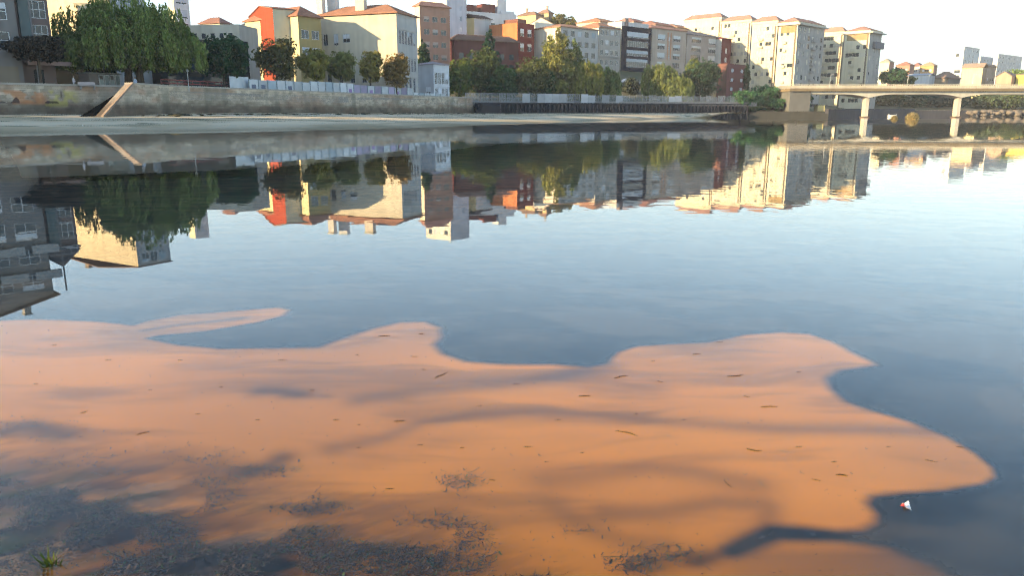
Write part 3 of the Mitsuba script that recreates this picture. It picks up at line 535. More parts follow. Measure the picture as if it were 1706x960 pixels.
# -- far right bank behind the bridge
build('apartment_tower', 'slender white tower block with stacked balconies on the right', 'building', 1592, 1607, 1633, 520, 78, 48, (.70, .70, .68), (.68, .68, .66), zb=14, wr=[dict(first=6, dz=3.4, rows=10, cols=4, w=1.9, h=1.5)], wf=[dict(first=6, dz=3.4, rows=10, cols=2, w=1.8, h=1.8)], shutter=.5, parapet=.5)
k2, M, L, R, H = build('apartment_building', 'wide pale grey block of flats at the right edge of the skyline', 'building', 1656, 1664, 1704, 610, 89, 50, (.70, .68, .64), (.60, .59, .56), zb=14, wr=[dict(first=8, dz=3.3, rows=9, cols=8, w=2.0, h=1.4)], shutter=.7)
build('apartment_building', 'low blue-grey block between the white tower and the wide grey flats', 'building', 1626, 1634, 1664, 650, 93, 50, (.6, .6, .6), (.40, .45, .50), zb=14, wr=[dict(first=12, dz=3.3, rows=6, cols=6, w=2.2, h=1.3)], shutter=.5)
build('house', 'cream house with a broad plain gable under the white tower', 'house', 1604, 1638, 1645, 400, 112, 46, (.74, .65, .36), (.36, .27, .2), zb=9, roof=('gable', 2.2, dict(over=.5, col=(.42, .27, .18), along='x')), wf=[])
build('house', 'brown house with rows of small windows right of the cream gable', 'house', 1638, 1641, 1660, 410, 110, 50, (.45, .34, .26), (.42, .32, .25), zb=9, wr=[dict(first=3, dz=2.8, rows=3, cols=4, w=1, h=1.3)], shutter=.3, roof=('hip', 1.2, dict(col=(.30, .2, .15))))
build('house', 'little brick house with a pointed gable near the right edge', 'house', 1660, 1686, 1696, 385, 127, 46, (.46, .33, .24), (.3, .22, .18), zb=9, roof=('gable', 2.4, dict(over=.4, col=(.34, .22, .16), along='y', wallcol=(.46, .33, .24))), wf=[dict(first=2.6, dz=3, rows=1, cols=1, w=2, h=1.1, margin=.3)], shutter=0)
build('house', 'bright yellow house cut by the right edge of the picture', 'house', 1694, 1738, 1752, 380, 123, 48, (.74, .60, .14), (.5, .42, .2), zb=9, wf=[dict(first=3, dz=2.8, rows=1, cols=4, w=1.4, h=1.2)], roof=('hip', 1.2, dict(col=(.4, .25, .16))))
build('hall', 'long white low hall beyond the bridge with a row of roof lights', 'building', 1512, 1549, 1558, 360, 125, 44, (.66, .67, .68), (.50, .51, .53), zb=10, wf=[dict(first=3.0, dz=3, rows=1, cols=5, w=1.6, h=.7)], shutter=.2, roof=('gable', .9, dict(over=.3, col=(.56, .56, .58), along='x')))
build('house', 'brown-roofed stone house beyond the bridge right of the white hall', 'house', 1553, 1580, 1600, 362, 130, 50, (.36, .28, .21), (.22, .19, .17), zb=10, roof=('hip', 3.2, dict(over=.6, col=(.30, .18, .125))), wf=[dict(first=1.6, dz=3, rows=1, cols=4, w=1, h=1.2)])
for i, (a_, c_, b_, yt, Yh, cw, cc) in enumerate([(1493, 1516, 1524, 108, 440, (.50, .24, .18), (.50, .2, .14)), (1519, 1533, 1541, 110, 452, (.62, .56, .5), (.38, .17, .14)), (1534, 1556, 1562, 109, 446, (.56, .36, .17), (.55, .3, .15)), (1466, 1482, 1490, 103, 470, (.70, .62, .45), (.45, .38, .26))]):
    build('house', ['red-roofed house with pinkish walls beyond the bridge', 'house with a dark red roof between the pinkish and the ochre ones', 'ochre house with an orange roof above the white hall', 'cream house showing beside the second high block'][i], 'house', a_, c_, b_, Yh, yt, 46, cw, (.36, .22, .18), zb=10, roof=('hip', 2.2, dict(over=.4, col=cc)), wf=[dict(first=5, dz=3, rows=4, cols=4, w=1.1, h=1.2)])
# -- unseen tower blocks added left of the view, sized to throw shade across the sand
for i, (yb, hh) in enumerate([(-34, 29), (-2, 34), (31, 36)]):
    k = thing('apartment_tower', ['southern unseen tower block added left of the view to shade the sand', 'middle unseen tower block added left of the view to shade the sand', 'northern unseen tower block added left of the view to shade the sand'][i], 'building', 'unseen tower blocks added to shade the sand')
    M = np.eye(4); M[:3, 0], M[:3, 1], M[:3, 3] = [0, 1, 0], [-1, 0, 0], [-112.5, yb, 4.6]
    WF = rows_cols(29, 2, 3.1, 9, 8, 1.7, 1.6)
    body(k, M, 29, 15, hh, (.40, .37, .33), (.40, .37, .33), WF, []); windows(k, WF, M, 'small', np.random.default_rng(i), shutter=.5)
# ------------------------------------------------------------------ trees

def leaf_quads(c, nrm, size, asp, r, along=None):
    """leaf-sized faces: centres c, rough normals, sizes; along: preferred long direction"""
    n = len(c)
    a = np.cross(nrm, r.normal(size=(n, 3))) if along is None else along + .35 * r.normal(size=(n, 3))
    a /= np.linalg.norm(a, axis=1, keepdims=True) + 1e-9
    b = np.cross(nrm, a); b /= np.linalg.norm(b, axis=1, keepdims=True) + 1e-9
    a = a * (size * asp)[:, None]; b = b * size[:, None]
    v = np.stack([c - a, c + b * .9 - a * .1, c + a, c - b * .9 + a * .1], 1).reshape(-1, 3)
    i = np.arange(n)[:, None] * 4
    return v, np.vstack([i + [0, 1, 2], i + [0, 2, 3]])
def crown_of(key, blobs, n, size, col, r, droop=False, asp=1.3):
    n, size = int(n * 1.8), size * .8
    """blobs: (centre, radii); leaves fill the outer part of each, in light and dark sprays"""
    vol = np.array([b[1][0] * b[1][1] * b[1][2] for b in blobs]) ** .7
    pick = r.choice(len(blobs), n, p=vol / vol.sum())
    C = np.array([b[0] for b in blobs])[pick]; Rr = np.array([b[1] for b in blobs])[pick]
    d = r.normal(size=(n, 3)); d /= np.linalg.norm(d, axis=1, keepdims=True)
    rad = 1 - .55 * r.random(n) ** 1.6
    rad *= .56 + .86 * meshkit.noise(d * 2.6 + pick[:, None] * 3.1, 3)
    p = C + d * Rr * rad[:, None]
    gap = meshkit.noise(p / (size * 3.2), 9); keep = gap > .40
    p, d, pick = p[keep], d[keep], pick[keep]; n = len(p)
    nrm = d + .8 * r.normal(size=(n, 3)) + [0, 0, .35]; nrm /= np.linalg.norm(nrm, axis=1, keepdims=True)
    spray = meshkit.noise(p / (size * 4.5), 4); hue = (r.random(len(blobs)) - .5)[pick]
    c = 1.85 * np.array(col)[None] * (0.6 + .8 * spray + .35 * hue)[:, None] * (1 + np.array([.25, .05, -.2]) * (r.random((n, 1)) - .3))
    v, f = leaf_quads(p, nrm, size * (.6 + .8 * r.random(n)), asp, r, np.tile([0, 0, 1.0], (n, 1)) if droop else None)
    put(key, (v, f), 'leaf', uv=np.repeat(pack(c), 4, axis=0))
def make_tree(name, label, cx, ytop, ybot, w, Y, col, group=None, n=3800, shape='round', size=.30, zg=None, cat='tree', seed=None, trunk_r=None, tall=None, depth=None):
    r = np.random.default_rng(hash_text(label) if seed is None else seed)
    top, bot = at(cx, ytop, Y), at(cx, ybot, Y)
    if tall is not None: top[2] = tall
    zc, hz, wx = (top[2] + bot[2]) / 2, (top[2] - bot[2]) / 2, w / FPX * Y / 2
    x0 = at(cx, ybot, Y)[0]
    if zg is None: zg = float(height(np.array([x0]), np.array([Y]))[0])
    if name == 'tree': col = np.array(col) * [.82, 1.08, 1.0]
    if name == 'plane_tree': col = np.array(col) * 1.3
    key = thing(name, label, cat, group)
    wy = wx if depth is None else depth
    blobs = []
    if shape == 'round':
        blobs.append((np.array([x0, Y, zc]), np.array([wx * .78, wy * .78, hz * .8])))
        for i in range(9):
            a, h = i * 2.4 + r.random(), -.75 + 1.6 * ((i * .37) % 1)
            q = math.sqrt(max(.1, 1 - h * h * .8))
            blobs.append((np.array([x0 + math.cos(a) * wx * .58 * q, Y + math.sin(a) * wy * .58 * q, zc + h * hz * .62]), np.array([wx, wy, hz]) * (.34 + .14 * r.random())))
    elif shape == 'tall':
        for i in range(13):
            t = (i + .5) / 13; a = i * 2.4
            q = math.sin(math.pi * min(1, .18 + .8 * t)) ** .7
            blobs.append((np.array([x0 + math.cos(a) * wx * .5 * q, Y + math.sin(a) * wx * .5 * q, bot[2] + (top[2] - bot[2]) * t * .92]), np.array([wx * .55 * q, wx * .55 * q, hz * .22])))
    elif shape == 'cone':
        for i in range(11):
            t = (i + .4) / 11; a = i * 2.4; q = 1 - t * .85
            blobs.append((np.array([x0 + math.cos(a) * wx * .35 * q, Y + math.sin(a) * wx * .35 * q, bot[2] + (top[2] - bot[2]) * t]), np.array([wx * .75 * q, wx * .75 * q, hz * .2])))
    tr = trunk_r or max(.10, wx * .06)
    lean = r.normal(size=2) * .25
    base, fork = np.array([x0, Y, zg - .3]), np.array([x0 + lean[0], Y + lean[1], min(bot[2] + hz * .3, zc)])
    ms = [tube([base, base * .5 + fork * .5 + [lean[1] * .3, 0, 0], fork], [tr * 1.25, tr, tr * .8])]
    for c, rr in blobs[1:9]:
        ms.append(tube([fork, (fork + c) / 2 + [0, 0, -.15 * hz], c], [tr * .55, tr * .35, tr * .12], 5))
    put(key + '__trunk', cat_mesh(ms), 'bark')
    crown_of(key + '__crown', blobs, n, size, col, r)
    return key
def make_willow(name, label, cx, ytop, ybot, w, Y, col, group=None, strands=520, per=34, size=.16, zg=None, tall=None, seed=5, limbs=((0, 0),)):
    r = np.random.default_rng(seed)
    x0 = at(cx, ybot, Y)[0]
    ztop = tall if tall is not None else at(cx, ytop, Y)[2]
    zbot, wx = at(cx, ybot, Y)[2], w / FPX * Y / 2
    if zg is None: zg = float(height(np.array([x0]), np.array([Y]))[0])
    key = thing(name, label, 'tree', group)
    # a few heavy domes from whose skin the strands hang
    domes = [(np.array([x0, Y, ztop - wx * .42]), np.array([wx * .46, wx * .46, wx * .42]))]
    for i in range(6):
        a = i * 1.05 + .3 + .2 * r.random(); q = .44 + .12 * r.random()
        domes.append((np.array([x0 + math.cos(a) * wx * q, Y + math.sin(a) * wx * q * .8, ztop - wx * (.42 + .26 * r.random())]), np.array([1, 1, .9]) * wx * (.32 + .10 * r.random())))
    for i in range(8):
        a = i * .785 + .1 + .3 * r.random(); q = .66 + .12 * r.random()
        domes.append((np.array([x0 + math.cos(a) * wx * q, Y + math.sin(a) * wx * q * .8, ztop - wx * (.80 + .35 * r.random())]), np.array([1, 1, .9]) * wx * (.24 + .09 * r.random())))
    P, Cc, Al = [], [], []
    for s_ in range(strands):
        k = r.integers(len(domes)); c, rr = domes[k]
        d = r.normal(size=3); d[2] = abs(d[2]) * .9 - .15; d /= np.linalg.norm(d)
        p0 = c + d * rr * (.75 + .3 * r.random())
        L = min(p0[2] - zbot - (ztop - zbot) * (.34 * r.random() ** 2 + .10 * meshkit.noise(p0[None] * .45, 8)[0]), (ztop - zbot) * (.22 + .55 * r.random()))
        if L < .6: continue
        m = int(per * (.5 + L / (ztop - zbot)))
        t = np.sort(r.random(m))
        out = np.array([d[0], d[1], 0])
        pts = p0 + out * (np.minimum(t, .3) * .25 * rr[0])[:, None] + np.array([0, 0, -1]) * (t ** 1.15 * L)[:, None] + r.normal(size=(m, 3)) * [.16, .16, .1]
        tone = 1.05 + 1.3 * r.random() * (.6 + .8 * meshkit.noise(p0[None] * .35, 2)[0])
        P.append(pts); Cc.append(np.tile(np.array(col) * tone, (m, 1)) * (.8 + .4 * r.random((m, 1)))); Al.append(np.tile(out * .25 + [0, 0, -1], (m, 1)))
    P, Cc, Al = np.vstack(P), np.vstack(Cc), np.vstack(Al)
    nrm = r.normal(size=P.shape); nrm /= np.linalg.norm(nrm, axis=1, keepdims=True)
    v, f = leaf_quads(P, nrm, size * (.7 + .6 * r.random(len(P))), 2.4, r, Al)
    put(key + '__crown', (v, f), 'leaf', uv=np.repeat(pack(Cc), 4, axis=0))
    ms = []
    for j, (dx, dy) in enumerate(limbs):
        b = np.array([x0 + dx, Y + dy, zg - .3]); fk = np.array([x0 + dx * .6, Y + dy * .5, zg + (ztop - zg) * .42])
        tr = wx * .055
        ms.append(tube([b, (b + fk) / 2 + [.2, 0, 0], fk], [tr * 1.2, tr * .95, tr * .8], 9))
        for c, rr in domes[j::len(limbs)]: ms.append(tube([fk, (fk + c) / 2 + [0, 0, .6], c], [tr * .6, tr * .4, tr * .15], 6))
    put(key + '__trunk', cat_mesh(ms), 'bark')
    return key
OLIVE, DARK, GREEN, YELLOW, BROWNISH = (.085, .085, .022), (.028, .045, .022), (.055, .085, .03), (.14, .125, .03), (.12, .085, .03)
make_willow('willow', 'huge weeping willow hanging over the quay at the left', 216, 0, 124, 214, 121, (.10, .128, .036), tall=20.2, strands=1700, per=58, size=.115, seed=5, limbs=((-.6, .4), (1.6, 0)))
make_tree('tree', 'round dark tree standing right of the big willow', 374, 54, 134, 88, 134, DARK, n=5200, size=.27)
make_tree('tree', 'dark purplish bushy tree in front of the brownish house at the left', 62, 56, 104, 92, 108.5, (.030, .020, .018), n=3600, size=.24)
G = 'plane trees along the white hoarding'
for i, (cx, yt, yb, w, Yt, c, lab) in enumerate([(462, 56, 138, 76, 152, (.052, .050, .020), 'largest and darkest plane tree above the white hoarding'), (523, 76, 138, 50, 158, (.11, .105, .028), 'yellow-green plane tree second from the left above the white hoarding'),
        (568, 82, 138, 52, 165, (.085, .09, .03), 'small green plane tree in the middle of the row along the white hoarding'), (618, 80, 140, 44, 176, (.12, .105, .03), 'golden-topped plane tree before the sunlit cream wall'), (660, 84, 148, 50, 180.8, (.105, .075, .028), 'brownish plane tree last of the row before the cream building\'s corner')]):
    make_tree('plane_tree', lab, cx, yt, yb, w, Yt, c, group=G, n=4200, size=.25, zg=4.7)
make_tree('tree', 'dark narrow tree between the salmon flats and the little white quay house', 706, 66, 118, 22, 219, DARK, n=1800, shape='tall')
# the dense dark grove in the middle
for cx, yt, yb, w, Yt, c, sh, lab in [
        (764, 95, 165, 50, 217, OLIVE, 'round', 'olive tree at the left end of the dark grove beside the white quay house'),
        (800, 76, 168, 66, 224, (.055, .055, .02), 'round', 'broad brown-green tree at the left of the dark grove'),
        (816, 52, 120, 50, 232, (.018, .034, .022), 'cone', 'dark pointed conifer rising out of the grove below the red block'),
        (838, 106, 168, 60, 222, (.035, .055, .02), 'round', 'low dark tree in the middle of the grove'),
        (882, 90, 166, 66, 226, (.07, .062, .024), 'round', 'rounded brownish tree at the right of the dark grove'),
        (908, 112, 168, 36, 230, DARK, 'round', 'blackish tree between the grove and the tall poplar')]:
    make_tree('tree', lab, cx, yt, yb, w, Yt, c, n=4600, shape=sh, size=.36)
k = make_tree('poplar', 'tall loose yellow-green poplar in front of the shaded row', 932, 44, 165, 58, 236, (.11, .115, .035), n=6500, shape='tall', size=.34)
make_tree('tree', 'wispy yellowish tree leaning against the left of the tall poplar', 916, 52, 120, 34, 240, (.17, .14, .04), n=1900, shape='tall', size=.3)
make_tree('tree', 'open-crowned tree filling the right side of the tall poplar', 958, 62, 165, 40, 241, (.095, .10, .03), n=3200, shape='tall', size=.34)
make_willow('willow', 'yellow-green weeping willow right of the tall poplar', 976, 98, 166, 58, 238, (.15, .15, .035), strands=560, per=40, size=.15, seed=8)
make_willow('willow', 'smaller green willow leaning against the yellow-green one', 1008, 110, 166, 54, 243, (.07, .10, .03), strands=480, per=38, size=.15, seed=9)
make_willow('willow', 'bright green willow with sunlit left side below the orange-striped flats', 1098, 103, 170, 62, 250, (.12, .135, .04), strands=560, per=40, size=.15, seed=12)
make_willow('willow', 'light green willow hanging in front of the blackish round tree', 1128, 120, 172, 52, 247, (.12, .14, .045), strands=420, per=38, size=.15, seed=13)
make_tree('tree', 'blackish round tree in front of the grey mansard flats', 1164, 96, 172, 74, 256, (.030, .042, .026), n=5200, size=.38)
make_tree('tree', 'sunlit tree top poking out above the blackish round tree', 1154, 96, 130, 26, 262, (.12, .11, .03), n=1500, size=.36)
make_tree('tree', 'slim dark tree beside the dusty red brick house', 1243, 103, 148, 12, 266, (.022, .032, .02), n=1200, shape='tall')
make_tree('tree', 'dark shrubby tree on the bank below the dark striped block', 1050, 126, 170, 30, 262, (.045, .042, .03), n=1900, size=.36)
G = 'green bushes massed on the bank beside the bridge'
for i, (cx, yt, yb, w, Yt) in enumerate([(1234, 148, 182, 50, 252), (1268, 138, 183, 58, 262), (1302, 141, 184, 56, 266), (1328, 152, 186, 44, 262), (1250, 160, 186, 46, 256), (1290, 162, 186, 60, 258)]):
    make_tree('bush', 'rounded green bush in the mass on the bank beside the bridge', cx, yt, yb, w, Yt, (.036, .088, .038), group=G, n=2600, size=.36, cat='bush')
make_tree('tree', 'dark green tree beside the second high block beyond the bridge', 1487, 111, 142, 44, 330, (.03, .055, .03), n=2400, size=.5, zg=9)
make_tree('tree', 'lower olive tree right of the dark one beyond the bridge', 1508, 126, 142, 34, 335, (.06, .07, .03), n=1300, size=.5, zg=9)
G = 'trees along the far bank under the bridge'
for i, (cx, yt, yb, w, Yt, c) in enumerate([(1478, 152, 180, 44, 352, (.06, .065, .03)), (1520, 151, 182, 52, 350, (.03, .055, .035)), (1560, 150, 184, 56, 352, (.022, .042, .038)), (1592, 150, 184, 44, 356, (.025, .048, .036)), (1640, 152, 184, 50, 352, (.045, .065, .035)), (1682, 150, 184, 56, 350, (.05, .07, .03)), (1725, 150, 184, 56, 350, (.05, .07, .03)), (1440, 158, 182, 40, 354, (.05, .06, .04))]):
    make_tree('bank_tree', ['olive tree on the far bank right of the left bridge pier', 'dark green tree on the far bank seen through the middle of the bridge span', 'bluish dark tree on the far bank left of the right pier', 'dark tree on the far bank half hidden by the right bridge pier', 'green tree on the far bank just right of the right pier', 'green tree on the far bank near the right edge under the bridge', 'green tree on the far bank cut by the right edge', 'dull tree on the far bank left of the left bridge pier'][i], cx, yt, yb, w, Yt, c, group=G, n=2200, size=.5, zg=2)
make_tree('tree', 'pale green tree top above the brick gable at the right edge', 1690, 113, 136, 44, 420, (.11, .13, .04), n=1200, size=.55, zg=9)
for i, (cx, yt, w) in enumerate([(930, 20, 26), (950, 26, 22), (880, 22, 20)]):
    make_tree('tree', ['airy brownish tree on the crest above the white gable', 'thin airy tree on the crest right of the brownish one', 'sparse tree among the hilltop houses'][i], cx, yt, yt + 26, w, 352, BROWNISH, n=900, size=.45, shape='round')

# ------------------------------------------------------------------ quay walls, piles, fences
def along(P0, P1, h0, h1, thick, off=0.0):
    """vertical wall slab from P0 to P1 (plan), thickness to the land side"""
    P0, P1 = np.array(P0, float), np.array(P1, float); d = (P1 - P0) / np.linalg.norm(P1 - P0); n = np.array([-d[1], d[0]])
    a, b, c, e = P0 + n * off, P1 + n * off, P1 + n * (off + thick), P0 + n * (off + thick)
    v = np.array([[*q, z] for z in (h0, h1) for q in (a, b, c, e)])
    return v, BF
TOP = 5.35
k = thing('quay_wall', 'long mottled stone quay wall with graffiti on its left stretch and a dark tide line', 'wall')
pc = np.array([-60.1, 108.3])                                  # the wall steps forward here, with a sloping end
ms = [along(QUAY[i], QUAY[i + 1], -.4, TOP - .25, 1.2) for i in (0, 1)] + [along(QUAY[2], pc + [6.3, 6.7], -.4, TOP - .25, 1.2)]
put(k, cat_mesh(ms), 'stone')
d0 = (QUAY[3] - QUAY[2]) / np.linalg.norm(QUAY[3] - QUAY[2]); n0 = np.array([-d0[1], d0[0]])
for i, (a, b) in enumerate([(QUAY[1], QUAY[2]), (QUAY[2], pc + [6.3, 6.7])]):
    put(numbered(k + '__coping'), along(a - 0 * d0, b, TOP - .25, TOP, 1.35, -.08), 'plaster', (.43, .40, .35))
k = thing('quay_wall', 'right stretch of the stone quay wall, ending in a sloped ramp parapet', 'wall')
# the sloped end: a wedge whose edge runs down towards the sand
n1 = n0; front = -2.6
A0, A1 = pc + n1 * front, QUAY[3] + n1 * front * .55
slope0 = at(172, 195, 98.5); slope1 = np.array([*(pc + n1 * front + d0 * 2.2), TOP])
W0 = np.array([slope0[0], slope0[1], .9])
W1 = at(223, 147, 108.0); W1[2] = TOP
E1 = np.array([*QUAY[3], TOP])
def wedge(P, Q, R_, th):
    """triangle-ended wall between the ramp foot P, ramp top Q and far end R_"""
    d = (R_[:2] - P[:2]) / np.linalg.norm(R_[:2] - P[:2]); n = np.array([-d[1], d[0]]) * th
    f_ = [[P[0], P[1], -.4], [R_[0], R_[1], -.4], [R_[0], R_[1], TOP - .02], [Q[0], Q[1], TOP - .02], [P[0], P[1], P[2]]]
    v = np.array(f_ + [[x + n[0], y + n[1], z] for x, y, z in f_]); m = 5
    f = [[0, 1, 2], [0, 2, 3], [0, 3, 4], [5, 7, 6], [5, 8, 7], [5, 9, 8]]
    for i in range(5): j = (i + 1) % 5; f += [[i, i + 5, j + 5], [i, j + 5, j]]
    return v, np.array(f)
put(k, cat_mesh([wedge(W0, W1, E1, 1.2), along(QUAY[3], QUAY[4], -.4, TOP - .02, 1.2), along(QUAY[4], QUAY[5], -.4, TOP - .02, 1.2)]), 'stone')
dd = W1 - W0; nn = np.array([-d0[1], d0[0], 0])
cop = np.array([W0 - nn * .08, W1 - nn * .08, W1 + nn * .75, W0 + nn * .75])
put(k + '__ramp_coping', (np.vstack([cop, cop + [0, 0, .26]]), BF), 'plaster', (.30, .235, .19))
for a, b in ((W1[:2], QUAY[3]), (QUAY[3], QUAY[4]), (QUAY[4], QUAY[5])):
    put(numbered(k + '__coping'), along(a, b, TOP - .02, TOP + .2, 1.35, -.08), 'plaster', (.44, .41, .36))
k = thing('ramp', 'stone ramp rising behind the sloped parapet, near-black for weed and painted shade', 'ramp')
r0, r1 = W0 + nn * 1.25 - np.array([*d0, 0]) * 2.6, W1 + nn * 1.25 - np.array([*d0, 0]) * .6
r2 = r1 + np.array([*d0, 0]) * 1.0
put(k, (np.array([[*r0[:2], -.4], [*r2[:2], -.4], [*(r2 + nn * .3)[:2], -.4], [*(r0 + nn * .3)[:2], -.4], [*r0[:2], .9], [*r1[:2], TOP - .5], [*(r1 + nn * .3)[:2], TOP - .55], [*(r0 + nn * .3)[:2], .85]]), BF), 'plaster', (.018, .016, .014))  # near-black colour puts in the shade of this corner as well as weed

# dark pile wall on the middle stretch
S0, S1 = np.array([-9.6, 213.6]), np.array([75.0, 250.0]); sd_ = (S1 - S0) / np.linalg.norm(S1 - S0); sn = np.array([-sd_[1], sd_[0]]); SL = np.linalg.norm(S1 - S0)
k = thing('pile_wall', 'long dark wall of upright timber piles below the grey fence', 'wall')
put(k, along(S0, S1, -.6, 3.9, 1.0, .3), 'plaster', (.045, .04, .045))
put(k + '__capping_beam', along(S0, S1, 3.9, 4.2, 1.6, -.15), 'plaster', (.06, .055, .06))
m = int(SL / 1.25)
for i in range(m):
    q = S0 + sd_ * (i + .5) * SL / m; h = 3.9 - .25 * random.random()
    put(numbered(k + '__pile'), tube([[*(q + sn * (.05 * random.random())), -.6], [*q, h]], [.26, .24], 8), 'plaster', (np.array([.075, .062, .066]) * (.6 + .9 * random.random())))
put(k + '__waling', along(S0, S1, 2.3, 2.55, .25, -.33), 'plaster', (.04, .035, .04))
k = thing('landing_stage', 'dark sloping stone landing at the left end of the pile wall', 'landing')
a = S0 + sd_ * 6
put(k, (np.array([[*(S0 - sd_ * 1.5 - sn * 2.2), -.5], [*(a - sn * 2.2), -.5], [*(a + sn * .2), -.5], [*(S0 - sd_ * 1.5 + sn * .2), -.5], [*(S0 + sd_ * 1.2 - sn * 1.9), 3.4], [*(a - sn * 1.9), 3.4], [*(a + sn * .2), 4.1], [*(S0 + sd_ * 1.2 + sn * .2), 4.1]]), BF), 'plaster', (.06, .05, .05))
k = thing('fence', 'grey site fence of sheets, bars and posts standing on the pile wall', 'fence')
m = 40
for i in range(m):
    q0, q1 = S0 + sd_ * (i * SL / m - (3 if i == 0 else 0)), S0 + sd_ * ((i + 1) * SL / m)
    put(numbered(k + '__post'), along(q0, q0 + sd_ * .09, 4.2, 6.75, .09, .6), 'paint', (.34, .35, .36))
    kind_ = 'board' if (8 <= i < 12 or random.random() < .22) else 'bars'
    hh = 6.7 - (.5 * random.random() if i > 14 else 0)
    if kind_ == 'board': put(numbered(k + '__board'), along(q0 + sd_ * .1, q1 - sd_ * .02, 4.22, hh, .04, .62), 'paint', (np.array([.46, .47, .48]) * (.6 + .55 * random.random())))
    else:
        L_ = np.linalg.norm(q1 - q0)
        put(numbered(k + '__bar_panel'), cat_mesh([along(q0 + sd_ * (.15 + j * .22), q0 + sd_ * (.15 + j * .22 + .08), 4.25, hh, .04, .63) for j in range(int((L_ - .2) / .22))] + [along(q0 + sd_ * .1, q1 - sd_ * .02, z, z + .07, .03, .67) for z in (4.35, 5.4, hh - .1)]), 'paint', (np.array([.36, .37, .38]) * (.6 + .6 * random.random())))
        labels[list(scene)[-1]] = {'kind': 'stuff'}
# white hoarding behind the stone wall
H0, H1, H2 = np.array(at(415, 150, 136)[:2]), np.array(at(600, 150, 167)[:2]), np.array(at(742, 150, 203)[:2])
k = thing('hoarding', 'long white site hoarding of panels with dark posts and scrawled paint', 'hoarding')
i = 0
for P0, P1, cnt in ((H0, H1, 14), (H1, H2, 14)):
    d_ = (P1 - P0) / cnt
    for j in range(cnt):
        q0, q1 = P0 + d_ * j, P0 + d_ * (j + 1)
        u = d_ / np.linalg.norm(d_)
        top = 7.1 + (.25 if 7 <= i < 13 else 0) + .1 * random.random() - (1.0 if i > 21 else 0)
        put(numbered(k + '__post'), along(q0 - u * .06, q0 + u * .06, 4.6, top + .1, .12, -.14), 'paint', (.28, .33, .36))
        c = (.58, .61, .63) if i % 7 != 2 else (.40, .47, .52)
        if i in (13, 14, 16, 18, 20): c = (.42, .37, .52)
        put(numbered(k + '__panel'), along(q0, q1, 4.75, top, .06), 'paint', np.array(c) * (.62 + .45 * random.random()))
        if i in (0, 1, 4, 12, 15, 19):
            e0 = q0 + d_ * .3
            put(numbered(k + '__paint_scrawl'), along(e0, q0 + d_ * .75, 5.2, 6.3, .01, -.03), 'paint', (.14, .16, .22) if i < 10 else (.30, .2, .42))
        i += 1
# red rail fence and light board under the willow
F0, F1 = np.array(at(268, 140, 123)[:2]), np.array(at(380, 140, 137)[:2])
k = thing('railing', 'low reddish railing between the willow trunk and the round dark tree', 'railing')
for j in range(9): put(numbered(k + '__post'), along(F0 + (F1 - F0) * j / 9, F0 + (F1 - F0) * (j / 9) + [.07, .07], 4.7, 6.6, .1), 'paint', (.22, .07, .07))
for z in (5.0, 5.5, 6.0, 6.5): put(numbered(k + '__rail'), along(F0, F1, z, z + .14, .05, -.06), 'paint', (.30, .075, .075))
k = thing('site_board', 'pale blue-white upright board beside the round dark tree', 'board')
B0, B1 = np.array(at(383, 140, 133)[:2]), np.array(at(414, 140, 137)[:2])
put(k + '__panel', along(B0, B1, 4.75, 7.5, .08), 'paint', (.58, .63, .67))
for q in (B0, B1): put(numbered(k + '__post'), along(q, q + [.1, .1], 4.7, 7.6, .1, .09), 'paint', (.3, .3, .32))
k = thing('lamp_post', 'thin pale metal post in front of the reddish railing', 'post')
q = at(314, 140, 121)
put(k + '__pole', tube([[q[0], q[1], 4.7], [q[0], q[1], 7.6]], [.07, .05], 8), 'paint', (.50, .50, .50))
put(k + '__lamp', box(q[0] - .14, q[0] + .14, q[1] - .14, q[1] + .14, 7.6, 7.95), 'paint', (.45, .45, .45))
# glazed kiosk left of the willow trunk
q = at(150, 140, 117); q2 = at(202, 140, 121.5)
u = (q2 - q)[:2]; Lk = np.linalg.norm(u); u /= Lk; M = np.eye(4); M[:2, 0], M[:2, 1], M[:3, 3] = u, [-u[1], u[0]], [q[0], q[1], 4.7]
k = thing('kiosk', 'small glazed white kiosk left of the willow trunk', 'kiosk')
put(k + '__roof', box(-.2, Lk + .2, -.2, 2.6, 2.5, 2.65), 'paint', (.30, .33, .32), M=M)
put(k + '__wall', cat_mesh([box(0, Lk * .28, 0, 2.4, 0, 2.5), box(Lk * .28, Lk, .4, 2.4, 0, 2.5)]), 'plaster', (.28, .25, .24), M=M)
for j in range(4): 
    x = Lk * (.30 + .175 * j)
    w_ = numbered(k + '__window')
    put(w_, cat_mesh([box(x, x + Lk * .155, .0, .08, .1, .2), box(x, x + Lk * .155, 0, .08, 2.25, 2.4), box(x, x + .09, 0, .08, .2, 2.25), box(x + Lk * .155 - .09, x + Lk * .155, 0, .08, .2, 2.25)]), 'paint', (.66, .70, .72), M=M)
    put(w_ + '__pane', box(x + .08, x + Lk * .15 - .08, .03, .06, .2, 2.25 if j % 2 else 1.7), 'paint', (.45, .52, .54) if j % 2 == 0 else (.30, .36, .38), M=M)

